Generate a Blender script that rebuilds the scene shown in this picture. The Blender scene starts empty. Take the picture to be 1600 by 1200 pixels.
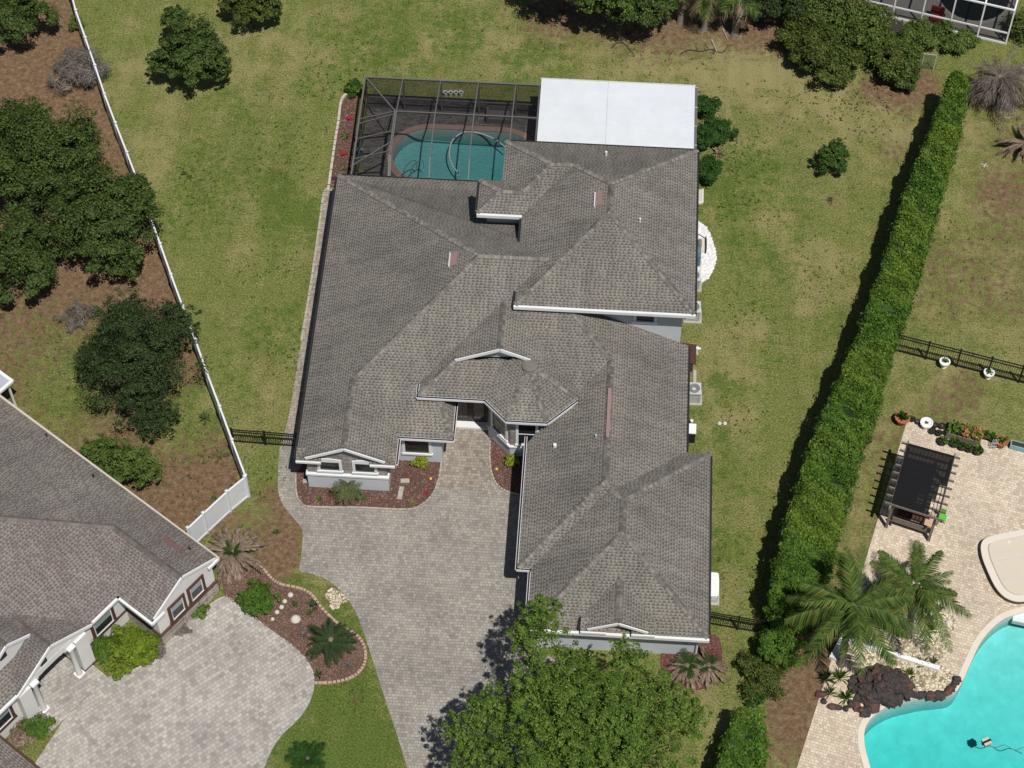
import bpy, math, random
import numpy as np
from mathutils import Vector, Matrix
random.seed(7)
RNG = np.random.default_rng(7)
sc = bpy.context.scene
COL = sc.collection

# ------------------------------------------------------------------ camera
FPX, PITCH, YAW, DIST = 3235.0, math.radians(55.0), math.radians(3.7), 107.83
RGT = Vector((math.cos(YAW), math.sin(YAW), 0)); GND = Vector((-math.sin(YAW), math.cos(YAW), 0))
FWD = GND * math.cos(PITCH) - Vector((0, 0, 1)) * math.sin(PITCH)
UPV = GND * math.sin(PITCH) + Vector((0, 0, 1)) * math.cos(PITCH)
CAMP = -FWD * DIST
cam = bpy.data.cameras.new('camera'); camo = bpy.data.objects.new('camera', cam); COL.objects.link(camo)
cam.sensor_width = 36; cam.lens = FPX / 1600 * 36; cam.clip_start = 1; cam.clip_end = 3000
camo.matrix_world = Matrix(((RGT.x, UPV.x, -FWD.x, CAMP.x), (RGT.y, UPV.y, -FWD.y, CAMP.y), (RGT.z, UPV.z, -FWD.z, CAMP.z), (0, 0, 0, 1)))
sc.camera = camo
# ------------------------------------------------------------------ sky and sun
SUN = Vector((0.235, -0.42, 1.0)).normalized()
w = bpy.data.worlds.new('World'); sc.world = w; w.use_nodes = True
bg = w.node_tree.nodes['Background']; sky = w.node_tree.nodes.new('ShaderNodeTexSky')
sky.sky_type = 'NISHITA'; sky.sun_disc = False; sky.sun_elevation = math.asin(SUN.z); sky.sun_rotation = math.atan2(SUN.x, SUN.y)
sky.air_density = 1.0; sky.dust_density = 1.0
w.node_tree.links.new(sky.outputs[0], bg.inputs[0]); bg.inputs[1].default_value = 0.05
sl = bpy.data.lights.new('sun', 'SUN'); sl.energy = 5.0; sl.angle = math.radians(0.53); sl.color = (1, 0.955, 0.89)
so = bpy.data.objects.new('sun', sl); COL.objects.link(so); so.location = (20, -40, 100)
so.rotation_euler = SUN.to_track_quat('Z', 'Y').to_euler()
sc.view_settings.view_transform = 'Standard'; sc.view_settings.look = 'None'; sc.view_settings.gamma = 1; sc.view_settings.exposure = -0.3
sc.cycles.max_bounces = 6; sc.cycles.transparent_max_bounces = 12; sc.cycles.caustics_reflective = False; sc.cycles.caustics_refractive = False

# ------------------------------------------------------------------ helpers
def A(px, py, z=0.0):
    "point of the place seen at a photo pixel when it lies at height z"
    d = FWD + RGT * ((px - 800) / FPX) + UPV * ((600 - py) / FPX)
    return CAMP + d * ((z - CAMP.z) / d.z)
def A2(px, py, z=0.0):
    p = A(px, py, z); return (p.x, p.y)

ORG = {}
def org(o):
    return ORG.get(o.name, Vector((0, 0, 0))) if o else Vector((0, 0, 0))
def setp(o, label=None, cat=None, group=None, kind=None):
    if label: o['label'] = label
    if cat: o['category'] = cat
    if group: o['group'] = group
    if kind: o['kind'] = kind
    return o
def thing(name, loc, label, cat, group=None, rz=0.0):
    o = bpy.data.objects.new(name, None); COL.objects.link(o); o.empty_display_size = 0.2
    o.location = loc; o.rotation_euler = (0, 0, rz); ORG[o.name] = Vector(loc)
    return setp(o, label, cat, group)
def add(name, me, parent=None, loc=None):
    o = bpy.data.objects.new(name, me); COL.objects.link(o)
    if loc is not None: o.location = loc
    if parent is not None:
        o.parent = parent; ORG[o.name] = org(parent)
    else: ORG[o.name] = Vector(loc) if loc is not None else Vector((0, 0, 0))
    return o
def copy_tree(o, parent=None):
    c = o.copy(); COL.objects.link(c); c.parent = parent
    for ch in list(o.children): copy_tree(ch, c)
    return c

class MB:
    "collects shapes into one mesh"
    def __init__(s): s.v = []; s.f = []; s.uv = None; s.sm = False
    def poly(s, pts):
        b = len(s.v); s.v += [tuple(p) for p in pts]; s.f.append(tuple(range(b, b + len(pts)))); return s
    def box(s, c, d, rz=0.0, M=None):
        b = len(s.v); cs, sn = math.cos(rz), math.sin(rz)
        for z in (-.5, .5):
            for x, y in ((-.5, -.5), (.5, -.5), (.5, .5), (-.5, .5)):
                X, Y, Z = x * d[0], y * d[1], z * d[2]
                p = Vector((X * cs - Y * sn, X * sn + Y * cs, Z))
                if M: p = M @ p
                s.v.append((c[0] + p.x, c[1] + p.y, c[2] + p.z))
        for q in ((3, 2, 1, 0), (4, 5, 6, 7), (0, 1, 5, 4), (1, 2, 6, 5), (2, 3, 7, 6), (3, 0, 4, 7)):
            s.f.append(tuple(b + i for i in q))
        return s
    def bar(s, a, b, wd, ht, upv=(0, 0, 1)):
        "box beam from a to b, wd wide, ht high"
        a = Vector(a); b = Vector(b); d = (b - a); L = d.length
        if L < 1e-6: return s
        d /= L; u = Vector(upv); r = d.cross(u)
        if r.length < 1e-4: r = d.cross(Vector((1, 0, 0)))
        r.normalize(); u = r.cross(d)
        k = len(s.v)
        for p in (a, b):
            for x, y in ((-.5, -.5), (.5, -.5), (.5, .5), (-.5, .5)):
                s.v.append(tuple(p + r * (x * wd) + u * (y * ht)))
        for q in ((0, 1, 2, 3), (7, 6, 5, 4), (0, 4, 5, 1), (1, 5, 6, 2), (2, 6, 7, 3), (3, 7, 4, 0)):
            s.f.append(tuple(k + i for i in q))
        return s
    def prism(s, pts, z0, z1):
        "pts 2d, closed prism"
        ar = sum(pts[i][0] * pts[(i + 1) % len(pts)][1] - pts[(i + 1) % len(pts)][0] * pts[i][1] for i in range(len(pts)))
        if ar < 0: pts = pts[::-1]
        b = len(s.v); n = len(pts)
        s.v += [(p[0], p[1], z0) for p in pts] + [(p[0], p[1], z1) for p in pts]
        s.f.append(tuple(b + n + i for i in range(n))); s.f.append(tuple(b + n - 1 - i for i in range(n)))
        for i in range(n):
            j = (i + 1) % n; s.f.append((b + i, b + j, b + n + j, b + n + i))
        return s
    def slab(s, pts, t):
        "3d polygon (top) thickened downwards by t"
        b = len(s.v); n = len(pts)
        s.v += [tuple(p) for p in pts] + [(p[0], p[1], p[2] - t) for p in pts]
        s.f.append(tuple(b + i for i in range(n))); s.f.append(tuple(b + 2 * n - 1 - i for i in range(n)))
        for i in range(n):
            j = (i + 1) % n; s.f.append((b + j, b + i, b + n + i, b + n + j))
        return s
    def tube(s, path, r, n=8, cap=True):
        rs = r if hasattr(r, '__len__') else [r] * len(path)
        path = [Vector(p) for p in path]; b = len(s.v); pu = None
        for i, p in enumerate(path):
            d = (path[min(i + 1, len(path) - 1)] - path[max(i - 1, 0)]).normalized()
            u = pu if pu is not None else (Vector((0, 0, 1)) if abs(d.z) < .9 else Vector((1, 0, 0)))
            r1 = d.cross(u)
            if r1.length < 1e-4: r1 = d.cross(Vector((0.3, 1, 0.2)))
            r1.normalize(); u = r1.cross(d); pu = u
            for k in range(n):
                a = 2 * math.pi * k / n; s.v.append(tuple(p + r1 * (rs[i] * math.cos(a)) + u * (rs[i] * math.sin(a))))
        for i in range(len(path) - 1):
            for k in range(n):
                k2 = (k + 1) % n; s.f.append((b + i * n + k, b + i * n + k2, b + (i + 1) * n + k2, b + (i + 1) * n + k))
        if cap:
            s.f.append(tuple(b + n - 1 - k for k in range(n))); s.f.append(tuple(b + (len(path) - 1) * n + k for k in range(n)))
        return s
    def lathe(s, c, prof, n=16):
        "prof list of (r, z)"
        b = len(s.v)
        for r, z in prof:
            for k in range(n):
                a = 2 * math.pi * k / n; s.v.append((c[0] + r * math.cos(a), c[1] + r * math.sin(a), c[2] + z))
        for i in range(len(prof) - 1):
            for k in range(n):
                k2 = (k + 1) % n; s.f.append((b + i * n + k, b + i * n + k2, b + (i + 1) * n + k2, b + (i + 1) * n + k))
        s.f.append(tuple(b + n - 1 - k for k in range(n))); s.f.append(tuple(b + (len(prof) - 1) * n + k for k in range(n)))
        return s
    def mesh(s, name, m, off=Vector((0, 0, 0)), roofuv=False, smooth=False):
        me = bpy.data.meshes.new(name)
        me.from_pydata([(x - off.x, y - off.y, z - off.z) for x, y, z in s.v], [], s.f)
        if m: me.materials.append(m)
        if roofuv:
            ul = me.uv_layers.new(name='UVMap')
            for p in me.polygons:
                n = p.normal; h = Vector((0, 0, 1)).cross(n)
                if h.length < 1e-3: h = Vector((1, 0, 0))
                h.normalize(); up = n.cross(h)
                for li in p.loop_indices:
                    co = me.vertices[me.loops[li].vertex_index].co + off
                    ul.data[li].uv = (co.dot(h), co.dot(up))
        if smooth:
            for p in me.polygons: p.use_smooth = True
        me.update(); return me
    def build(s, name, m, parent=None, loc=None, roofuv=False, smooth=False):
        off = org(parent) if parent else (Vector(loc) if loc is not None else Vector((0, 0, 0)))
        return add(name, s.mesh(name, m, off, roofuv, smooth), parent, None if parent else loc)
    def solo(s, name, m, label, cat, group=None, loc=None, smooth=False):
        "a thing that is one mesh, origin at its base centre"
        if loc is None:
            a = np.array(s.v); loc = ((a[:, 0].min() + a[:, 0].max()) / 2, (a[:, 1].min() + a[:, 1].max()) / 2, a[:, 2].min())
        return setp(s.build(name, m, None, loc, smooth=smooth), label, cat, group)

def quads(name, Q, m, parent=None, loc=None, kind=None):
    "Q (n,4,3) array of loose quads in world space -> one mesh object"
    off = org(parent) if parent else (Vector(loc) if loc is not None else Vector((0, 0, 0)))
    Q = np.asarray(Q, dtype=np.float64) - np.array(off)
    n = len(Q); me = bpy.data.meshes.new(name)
    me.vertices.add(n * 4); me.vertices.foreach_set('co', Q.reshape(-1))
    me.loops.add(n * 4); me.loops.foreach_set('vertex_index', np.arange(n * 4, dtype=np.int32))
    me.polygons.add(n); me.polygons.foreach_set('loop_start', np.arange(0, n * 4, 4, dtype=np.int32))
    me.polygons.foreach_set('loop_total', np.full(n, 4, dtype=np.int32))
    me.materials.append(m); me.update(calc_edges=True)
    o = add(name, me, parent, None if parent else loc)
    if kind: o['kind'] = kind
    return o

def smooth_path(pts, n=6, closed=False):
    P = [Vector(p) if len(p) == 3 else Vector((p[0], p[1], 0)) for p in pts]; out = []
    m = len(P); rng = range(m if closed else m - 1)
    for i in rng:
        p0 = P[(i - 1) % m] if closed or i > 0 else P[0]; p1 = P[i]; p2 = P[(i + 1) % m]
        p3 = P[(i + 2) % m] if closed or i + 2 < m else P[-1]
        for k in range(n):
            t = k / n; t2 = t * t; t3 = t2 * t
            out.append(0.5 * ((2 * p1) + (p2 - p0) * t + (2 * p0 - 5 * p1 + 4 * p2 - p3) * t2 + (3 * p1 - p0 - 3 * p2 + p3) * t3))
    if not closed: out.append(P[-1])
    return out
def pxpath(pts, z=0.0): return [A2(x, y, z) for x, y in pts]
def inpoly(X, Y, poly):
    c = np.zeros(X.shape, bool); n = len(poly)
    for i in range(n):
        x0, y0 = poly[i]; x1, y1 = poly[(i + 1) % n]
        c ^= ((y0 > Y) != (y1 > Y)) & (X < (x1 - x0) * (Y - y0) / (y1 - y0 + 1e-12) + x0)
    return c
def scatter(poly, n, rng=RNG):
    P = np.array(poly); out = np.zeros((0, 2))
    while len(out) < n:
        q = rng.uniform(P.min(0), P.max(0), (n * 2, 2)); out = np.vstack([out, q[inpoly(q[:, 0], q[:, 1], poly)]])
    return out[:n]
def rand_quads(C, nrm, sx, sy, rng=RNG):
    "quads centred at C with normals nrm, sizes sx (half length), sy (half width)"
    n = len(C); nrm = nrm / (np.linalg.norm(nrm, axis=1, keepdims=True) + 1e-9)
    t = rng.normal(size=(n, 3)); t -= nrm * (t * nrm).sum(1, keepdims=True); t /= np.linalg.norm(t, axis=1, keepdims=True) + 1e-9
    b = np.cross(nrm, t); sx = np.broadcast_to(sx, (n,))[:, None]; sy = np.broadcast_to(sy, (n,))[:, None]
    return np.stack([C - t * sx, C - b * sy * 1.0 + t * sx * .1, C + t * sx, C + b * sy + t * sx * .1], 1)
def chips(name, poly, n, z, size, m, parent=None, up=.6, lift=.03):
    c = scatter(poly, n); C = np.column_stack([c, z + RNG.uniform(0, lift, n)])
    nr = RNG.normal(size=(n, 3)); nr[:, 2] = np.abs(nr[:, 2]) + up * 2
    Q = rand_quads(C, nr, size * RNG.uniform(.5, 1.2, n), size * RNG.uniform(.3, .7, n))
    return quads(name, Q, m, parent, kind='stuff')
def stones(name, poly, n, z, size, m, parent=None):
    "loose pebbles: little squashed octahedra"
    c = scatter(poly, n); b = MB()
    for x, y in c:
        s = size * random.uniform(.5, 1.25); a0 = random.uniform(0, 6.28); k = len(b.v)
        for i in range(5):
            a = a0 + i * 1.2566; r = s * random.uniform(.7, 1.1); b.v.append((x + r * math.cos(a), y + r * math.sin(a), z))
        b.v.append((x + random.uniform(-.2, .2) * s, y + random.uniform(-.2, .2) * s, z + s * random.uniform(.4, .8)))
        for i in range(5): b.f.append((k + i, k + (i + 1) % 5, k + 5))
    o = b.build(name, m, parent); o['kind'] = 'stuff'; return o

# ------------------------------------------------------------------ materials
def nmat(name):
    m = bpy.data.materials.new(name); m.use_nodes = True; nt = m.node_tree
    return m, nt, nt.nodes['Principled BSDF']
def nd(nt, t, **kw):
    n = nt.nodes.new(t)
    for k, v in kw.items():
        if k in n.inputs.keys() and not hasattr(n, k):
            n.inputs[k].default_value = v
        elif hasattr(n, k): setattr(n, k, v)
        else: n.inputs[k.replace('_', ' ')].default_value = v
    return n
def lk(nt, a, b): nt.links.new(a, b)
def sock(nt, x):
    return x if hasattr(x, 'is_linked') else None
def mth(nt, op, a, b=None, c=None, clamp=False):
    n = nt.nodes.new('ShaderNodeMath'); n.operation = op; n.use_clamp = clamp
    for i, x in enumerate((a, b, c)):
        if x is None: continue
        if hasattr(x, 'is_linked'): lk(nt, x, n.inputs[i])
        else: n.inputs[i].default_value = x
    return n.outputs[0]
def mixc(nt, fac, a, b, typ='MIX'):
    n = nt.nodes.new('ShaderNodeMix'); n.data_type = 'RGBA'; n.blend_type = typ
    for i, x in ((0, fac), (6, a), (7, b)):
        if hasattr(x, 'is_linked'): lk(nt, x, n.inputs[i])
        elif i == 0: n.inputs[i].default_value = x
        else: n.inputs[i].default_value = (*x, 1) if len(x) == 3 else x
    return n.outputs[2]
def pos(nt): return nt.nodes.new('ShaderNodeNewGeometry').outputs['Position']
def noise(nt, scale, detail=3, rough=.55, vec=None, dist=0.0):
    n = nt.nodes.new('ShaderNodeTexNoise'); n.inputs['Scale'].default_value = scale; n.inputs['Detail'].default_value = detail
    n.inputs['Roughness'].default_value = rough; n.inputs['Distortion'].default_value = dist
    lk(nt, vec if vec is not None else pos(nt), n.inputs['Vector']); return n.outputs['Fac']
def ramp(nt, fac, stops, interp='LINEAR'):
    n = nt.nodes.new('ShaderNodeValToRGB'); cr = n.color_ramp; cr.interpolation = interp
    while len(cr.elements) < len(stops): cr.elements.new(.5)
    for e, (p, c) in zip(cr.elements, stops): e.position = p; e.color = (*c, 1) if len(c) == 3 else c
    lk(nt, fac, n.inputs[0]); return n.outputs[0]
def sstep(nt, x, lo, hi):
    n = nt.nodes.new('ShaderNodeMapRange'); n.interpolation_type = 'SMOOTHSTEP'
    lk(nt, x, n.inputs[0]); n.inputs[1].default_value = lo; n.inputs[2].default_value = hi; return n.outputs[0]
def bump(nt, bs, h, strength=.4, dist=.02):
    b = nt.nodes.new('ShaderNodeBump'); b.inputs['Strength'].default_value = strength; b.inputs['Distance'].default_value = dist
    lk(nt, h, b.inputs['Height']); lk(nt, b.outputs[0], bs.inputs['Normal'])
def simple(name, col, rough=.75, var=.12, scale=3.0, metal=0.0, spec=.35, bmp=0.0, bscale=40):
    m, nt, bs = nmat(name); bs.inputs['Roughness'].default_value = rough; bs.inputs['Metallic'].default_value = metal
    bs.inputs['Specular IOR Level'].default_value = spec
    f = noise(nt, scale, 5, .65); lo = tuple(c * (1 - var) for c in col); hi = tuple(min(1, c * (1 + var)) for c in col)
    lk(nt, ramp(nt, f, ((.25, lo), (.75, hi))), bs.inputs['Base Color'])
    if bmp: bump(nt, bs, noise(nt, bscale, 3), bmp, .02)
    return m
def leafmat(name, dark, light, trans=.3, hue=None):
    m, nt, bs = nmat(name); g = nt.nodes.new('ShaderNodeNewGeometry')
    f = mth(nt, 'ADD', mth(nt, 'MULTIPLY', g.outputs['Random Per Island'], .65), mth(nt, 'MULTIPLY', noise(nt, .9, 2), .55))
    c = ramp(nt, f, ((.22, dark), (.55, tuple(.62 * a + .38 * b for a, b in zip(dark, light))), (.9, light)))
    if hue: c = mixc(nt, sstep(nt, g.outputs['Random Per Island'], .9, .96), c, hue)
    lk(nt, c, bs.inputs['Base Color']); bs.inputs['Roughness'].default_value = .6; bs.inputs['Specular IOR Level'].default_value = .15
    tr = nt.nodes.new('ShaderNodeBsdfTranslucent'); mx = nt.nodes.new('ShaderNodeMixShader'); mx.inputs[0].default_value = trans
    lk(nt, mixc(nt, 1.0, c, (1.1, 1.25, .55), 'MULTIPLY'), tr.inputs[0])
    lk(nt, bs.outputs[0], mx.inputs[1]); lk(nt, tr.outputs[0], mx.inputs[2]); lk(nt, mx.outputs[0], nt.nodes['Material Output'].inputs[0])
    return m
def shingle(name, light, dark, red=None):
    m, nt, bs = nmat(name); uv = nt.nodes.new('ShaderNodeUVMap'); sp = nt.nodes.new('ShaderNodeSeparateXYZ'); lk(nt, uv.outputs[0], sp.inputs[0])
    v = mth(nt, 'DIVIDE', sp.outputs[1], .145); row = mth(nt, 'FLOOR', v); vf = mth(nt, 'FRACT', v)
    wn = nt.nodes.new('ShaderNodeTexWhiteNoise'); wn.noise_dimensions = '1D'; lk(nt, row, wn.inputs['W'])
    u = mth(nt, 'ADD', mth(nt, 'DIVIDE', sp.outputs[0], .21), mth(nt, 'MULTIPLY', wn.outputs[0], 17.0)); cell = mth(nt, 'FLOOR', u); uf = mth(nt, 'FRACT', u)
    cb = nt.nodes.new('ShaderNodeCombineXYZ'); lk(nt, cell, cb.inputs[0]); lk(nt, row, cb.inputs[1])
    w2 = nt.nodes.new('ShaderNodeTexWhiteNoise'); w2.noise_dimensions = '2D'; lk(nt, cb.outputs[0], w2.inputs['Vector'])
    duty = mth(nt, 'MULTIPLY_ADD', w2.outputs[0], .55, .2)
    tab = mth(nt, 'LESS_THAN', uf, duty); low = mth(nt, 'LESS_THAN', vf, .62)
    dk = mth(nt, 'MULTIPLY', tab, mth(nt, 'MULTIPLY_ADD', low, .85, .15))
    tone = mth(nt, 'MULTIPLY', w2.outputs[1] if False else noise(nt, .35, 4, .6), 1.0)
    base = mixc(nt, mth(nt, 'MULTIPLY', dk, .95), light, dark)
    base = mixc(nt, mth(nt, 'LESS_THAN', vf, .13), base, tuple(c * .62 for c in dark))  # thin dark line paints the shadow at each course edge
    big = ramp(nt, tone, ((.3, (.80, .80, .80)), (.7, (1.17, 1.16, 1.14))))
    c = mixc(nt, 1.0, base, big, 'MULTIPLY')
    smp = nt.nodes.new('ShaderNodeMapping'); smp.inputs['Scale'].default_value = (1.6, .16, 1); lk(nt, uv.outputs[0], smp.inputs[0])
    c = mixc(nt, 1.0, c, ramp(nt, noise(nt, 1.0, 4, .7, smp.outputs[0]), ((.3, (.82, .82, .83)), (.62, (1.08, 1.08, 1.07)))), 'MULTIPLY')
    fine = ramp(nt, noise(nt, 55, 2, .7), ((.3, (.8, .8, .8)), (.7, (1.2, 1.2, 1.2))))
    c = mixc(nt, 1.0, c, fine, 'MULTIPLY')
    if red: c = mixc(nt, mth(nt, 'MULTIPLY', sstep(nt, w2.outputs[0], .72, .9), .5), c, red)
    lk(nt, c, bs.inputs['Base Color']); bs.inputs['Roughness'].default_value = .92; bs.inputs['Specular IOR Level'].default_value = .2
    h = mth(nt, 'SUBTRACT', mth(nt, 'MULTIPLY', vf, -1.0), mth(nt, 'MULTIPLY', tab, .35)); bump(nt, bs, h, .5, .012)
    return m
def pavers(name, cols, ang, bw, bh, mortar=(.16, .15, .14), msize=.012, tint=.25, rough=.9):
    m, nt, bs = nmat(name); mp = nt.nodes.new('ShaderNodeMapping'); mp.inputs['Rotation'].default_value = (0, 0, -ang); lk(nt, pos(nt), mp.inputs[0])
    wob = nt.nodes.new('ShaderNodeTexNoise'); wob.inputs['Scale'].default_value = 1.2; lk(nt, mp.outputs[0], wob.inputs['Vector'])
    va = nt.nodes.new('ShaderNodeVectorMath'); va.operation = 'MULTIPLY_ADD'; lk(nt, wob.outputs['Color'], va.inputs[0]); va.inputs[1].default_value = (.05, .05, 0); lk(nt, mp.outputs[0], va.inputs[2])
    br = nt.nodes.new('ShaderNodeTexBrick'); lk(nt, va.outputs[0], br.inputs['Vector'])
    br.inputs['Color1'].default_value = (0, 0, 0, 1); br.inputs['Color2'].default_value = (1, 1, 1, 1); br.inputs['Mortar'].default_value = (.5, .5, .5, 1)
    br.inputs['Scale'].default_value = 1; br.inputs['Brick Width'].default_value = bw; br.inputs['Row Height'].default_value = bh
    br.inputs['Mortar Size'].default_value = msize; br.inputs['Mortar Smooth'].default_value = .3; br.squash = .7; br.squash_frequency = 3; br.offset = .45
    rnd = ramp(nt, br.outputs['Color'], [(i / (len(cols) - 1), c) for i, c in enumerate(cols)])
    c = mixc(nt, br.outputs['Fac'], rnd, mortar)
    c = mixc(nt, 1.0, c, ramp(nt, noise(nt, .45, 5, .65), ((.28, (1 - tint,) * 3), (.72, (1 + tint * .6, 1 + tint * .58, 1 + tint * .5)))), 'MULTIPLY')
    c = mixc(nt, 1.0, c, ramp(nt, noise(nt, 30, 3, .7), ((.3, (.85, .85, .85)), (.7, (1.15, 1.15, 1.15)))), 'MULTIPLY')
    c = mixc(nt, mth(nt, 'MULTIPLY', sstep(nt, noise(nt, 1.7, 3, .6), .62, .70), .35), c, tuple(q * .55 for q in cols[0]))
    lk(nt, c, bs.inputs['Base Color']); bs.inputs['Roughness'].default_value = rough; bs.inputs['Specular IOR Level'].default_value = .2
    bump(nt, bs, mth(nt, 'SUBTRACT', 1.0, br.outputs['Fac']), .5, .01)
    return m
def watermat(name, absorb, dens, ripple=6.0):
    "clear water: rippled surface, colour from absorption over depth"
    m, nt, bs = nmat(name); nt.nodes.remove(bs); out = nt.nodes['Material Output']
    tr = nt.nodes.new('ShaderNodeBsdfTransparent'); gl = nt.nodes.new('ShaderNodeBsdfGlossy'); gl.inputs['Roughness'].default_value = .04
    bp = nt.nodes.new('ShaderNodeBump'); bp.inputs['Strength'].default_value = .5; bp.inputs['Distance'].default_value = .05
    lk(nt, noise(nt, ripple, 3, .6, dist=.8), bp.inputs['Height']); lk(nt, bp.outputs[0], gl.inputs['Normal'])
    fr = nt.nodes.new('ShaderNodeFresnel'); fr.inputs[0].default_value = 1.33; lk(nt, bp.outputs[0], fr.inputs['Normal'])
    g = nt.nodes.new('ShaderNodeNewGeometry'); sp = nt.nodes.new('ShaderNodeSeparateXYZ'); lk(nt, g.outputs['True Normal'], sp.inputs[0])
    up = mth(nt, 'GREATER_THAN', mth(nt, 'ABSOLUTE', sp.outputs[2]), .9)
    m2 = nt.nodes.new('ShaderNodeMixShader'); lk(nt, mth(nt, 'MULTIPLY', fr.outputs[0], up), m2.inputs[0]); lk(nt, tr.outputs[0], m2.inputs[1]); lk(nt, gl.outputs[0], m2.inputs[2])
    lk(nt, m2.outputs[0], out.inputs['Surface'])
    va = nt.nodes.new('ShaderNodeVolumeAbsorption'); va.inputs['Color'].default_value = (*absorb, 1); va.inputs['Density'].default_value = dens; lk(nt, va.outputs[0], out.inputs['Volume'])
    return m
def screenmat(name, opac, col):
    m, nt, bs = nmat(name); tr = nt.nodes.new('ShaderNodeBsdfTransparent'); mx = nt.nodes.new('ShaderNodeMixShader'); mx.inputs[0].default_value = opac
    bs.inputs['Base Color'].default_value = (*col, 1); bs.inputs['Roughness'].default_value = .8; bs.inputs['Specular IOR Level'].default_value = .1
    lk(nt, tr.outputs[0], mx.inputs[1]); lk(nt, bs.outputs[0], mx.inputs[2]); lk(nt, mx.outputs[0], nt.nodes['Material Output'].inputs[0]); return m
def glassmat(name, col):
    m, nt, bs = nmat(name); bs.inputs['Base Color'].default_value = (*col, 1); bs.inputs['Roughness'].default_value = .06; bs.inputs['Specular IOR Level'].default_value = .6; return m
def stonemat(name, cols, sx, sy):
    "stacked ledge stone: irregular flat stones"
    m, nt, bs = nmat(name); tc = nt.nodes.new('ShaderNodeTexCoord'); g = pos(nt); sp = nt.nodes.new('ShaderNodeSeparateXYZ'); lk(nt, g, sp.inputs[0])
    cb = nt.nodes.new('ShaderNodeCombineXYZ'); lk(nt, mth(nt, 'ADD', mth(nt, 'MULTIPLY', sp.outputs[0], 1.0), mth(nt, 'MULTIPLY', sp.outputs[1], -1.0)), cb.inputs[0]); lk(nt, sp.outputs[2], cb.inputs[1])
    br = nt.nodes.new('ShaderNodeTexBrick'); lk(nt, cb.outputs[0], br.inputs['Vector']); br.inputs['Scale'].default_value = 1
    br.inputs['Color1'].default_value = (0, 0, 0, 1); br.inputs['Color2'].default_value = (1, 1, 1, 1); br.inputs['Mortar'].default_value = (0, 0, 0, 1)
    br.inputs['Brick Width'].default_value = sx; br.inputs['Row Height'].default_value = sy; br.inputs['Mortar Size'].default_value = .008; br.squash = .6; br.squash_frequency = 2
    c = ramp(nt, br.outputs['Color'], [(i / (len(cols) - 1), q) for i, q in enumerate(cols)])
    c = mixc(nt, 1.0, c, ramp(nt, noise(nt, 9, 4, .7), ((.3, (.6, .6, .6)), (.7, (1.3, 1.3, 1.3)))), 'MULTIPLY')
    lk(nt, mixc(nt, br.outputs['Fac'], c, tuple(q * .35 for q in cols[0])), bs.inputs['Base Color']); bs.inputs['Roughness'].default_value = .9
    bump(nt, bs, mth(nt, 'SUBTRACT', br.outputs['Color'], br.outputs['Fac']), .6, .03); return m

M = {}
M['shingle'] = shingle('grey_shingles', (.232, .216, .195), (.100, .094, .086))
M['shingle_b'] = shingle('brown_grey_shingles', (.245, .225, .208), (.112, .10, .094), red=(.16, .118, .104))
M['cap'] = simple('ridge_cap_shingle', (.165, .154, .14), .92, .3, 4)
M['cap_b'] = simple('ridge_cap_brown', (.15, .135, .125), .92, .2, 6)
M['white'] = simple('white_paint', (.78, .79, .80), .55, .05, 1.5)
M['vinyl'] = simple('white_vinyl', (.74, .77, .82), .4, .05, .8, spec=.5)
M['whiteroof'] = simple('white_roof_panel', (.66, .70, .74), .5, .06, .9, spec=.4)
M['stucco'] = simple('blue_grey_stucco', (.55, .585, .62), .9, .06, 1.2, bmp=.2)
M['stucco_w'] = simple('white_stucco', (.74, .73, .71), .9, .05, 1.2, bmp=.2)
M['band'] = simple('white_band', (.72, .73, .74), .8, .04)
M['soffit'] = simple('dark_gutter', (.025, .024, .025), .5, .2, 3)
M['brown'] = simple('brown_trim', (.085, .042, .03), .6, .15, 3)
M['pinkvent'] = simple('faded_red_ridge_vent', (.29, .195, .19), .75, .1, 6)
M['glass'] = glassmat('dark_window_glass', (.02, .024, .028))
M['glass_g'] = simple('blind_behind_glass', (.30, .36, .36), .15, .15, 6, spec=.6)
M['stone'] = stonemat('grey_ledge_stone', ((.30, .28, .27), (.42, .38, .35), (.22, .21, .21), (.5, .45, .42)), .5, .12)
M['stone_b'] = stonemat('tan_ledge_stone', ((.45, .38, .32), (.6, .55, .5), (.3, .26, .24), (.66, .6, .52)), .4, .13)
M['black'] = simple('black_aluminium', (.012, .012, .013), .4, .2, 5)
M['bronze'] = simple('grey_bronze_frame', (.14, .138, .135), .45, .1, 3)
M['screen'] = screenmat('dark_insect_screen', .38, (.012, .012, .014))
M['screen_l'] = screenmat('black_mesh_screen', .5, (.015, .016, .017))
M['water'] = watermat('pool_water', (.04, .80, .86), .55)
M['water_r'] = watermat('bright_pool_water', (.03, .86, .86), .72, 5)
M['plaster'] = simple('pool_plaster', (.42, .56, .54), .8, .10, 1.2)
M['plaster_r'] = simple('aqua_pool_plaster', (.68, .80, .78), .8, .14, 1.6)
M['coping'] = simple('pink_brick_coping', (.30, .20, .17), .85, .2, 6)
M['coping_w'] = simple('pale_pool_coping', (.70, .64, .55), .8, .05, 2)
M['concrete'] = simple('pale_concrete', (.42, .40, .36), .9, .15, 3)
M['curb'] = simple('tan_kerb', (.44, .32, .24), .9, .12, 5)
M['curb_g'] = simple('weathered_kerb', (.38, .35, .30), .9, .3, 5)
M['mulch'] = simple('brown_mulch', (.105, .06, .048), .95, .5, 14, bmp=.6, bscale=60)
M['mulchchip'] = leafmat('mulch_chips', (.06, .030, .025), (.32, .19, .155), .0)
M['mulch_p'] = simple('faded_mulch', (.13, .08, .06), .95, .5, 14, bmp=.6, bscale=60)
M['mulchchip_p'] = leafmat('faded_mulch_chips', (.08, .045, .035), (.28, .18, .14), .0)
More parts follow.
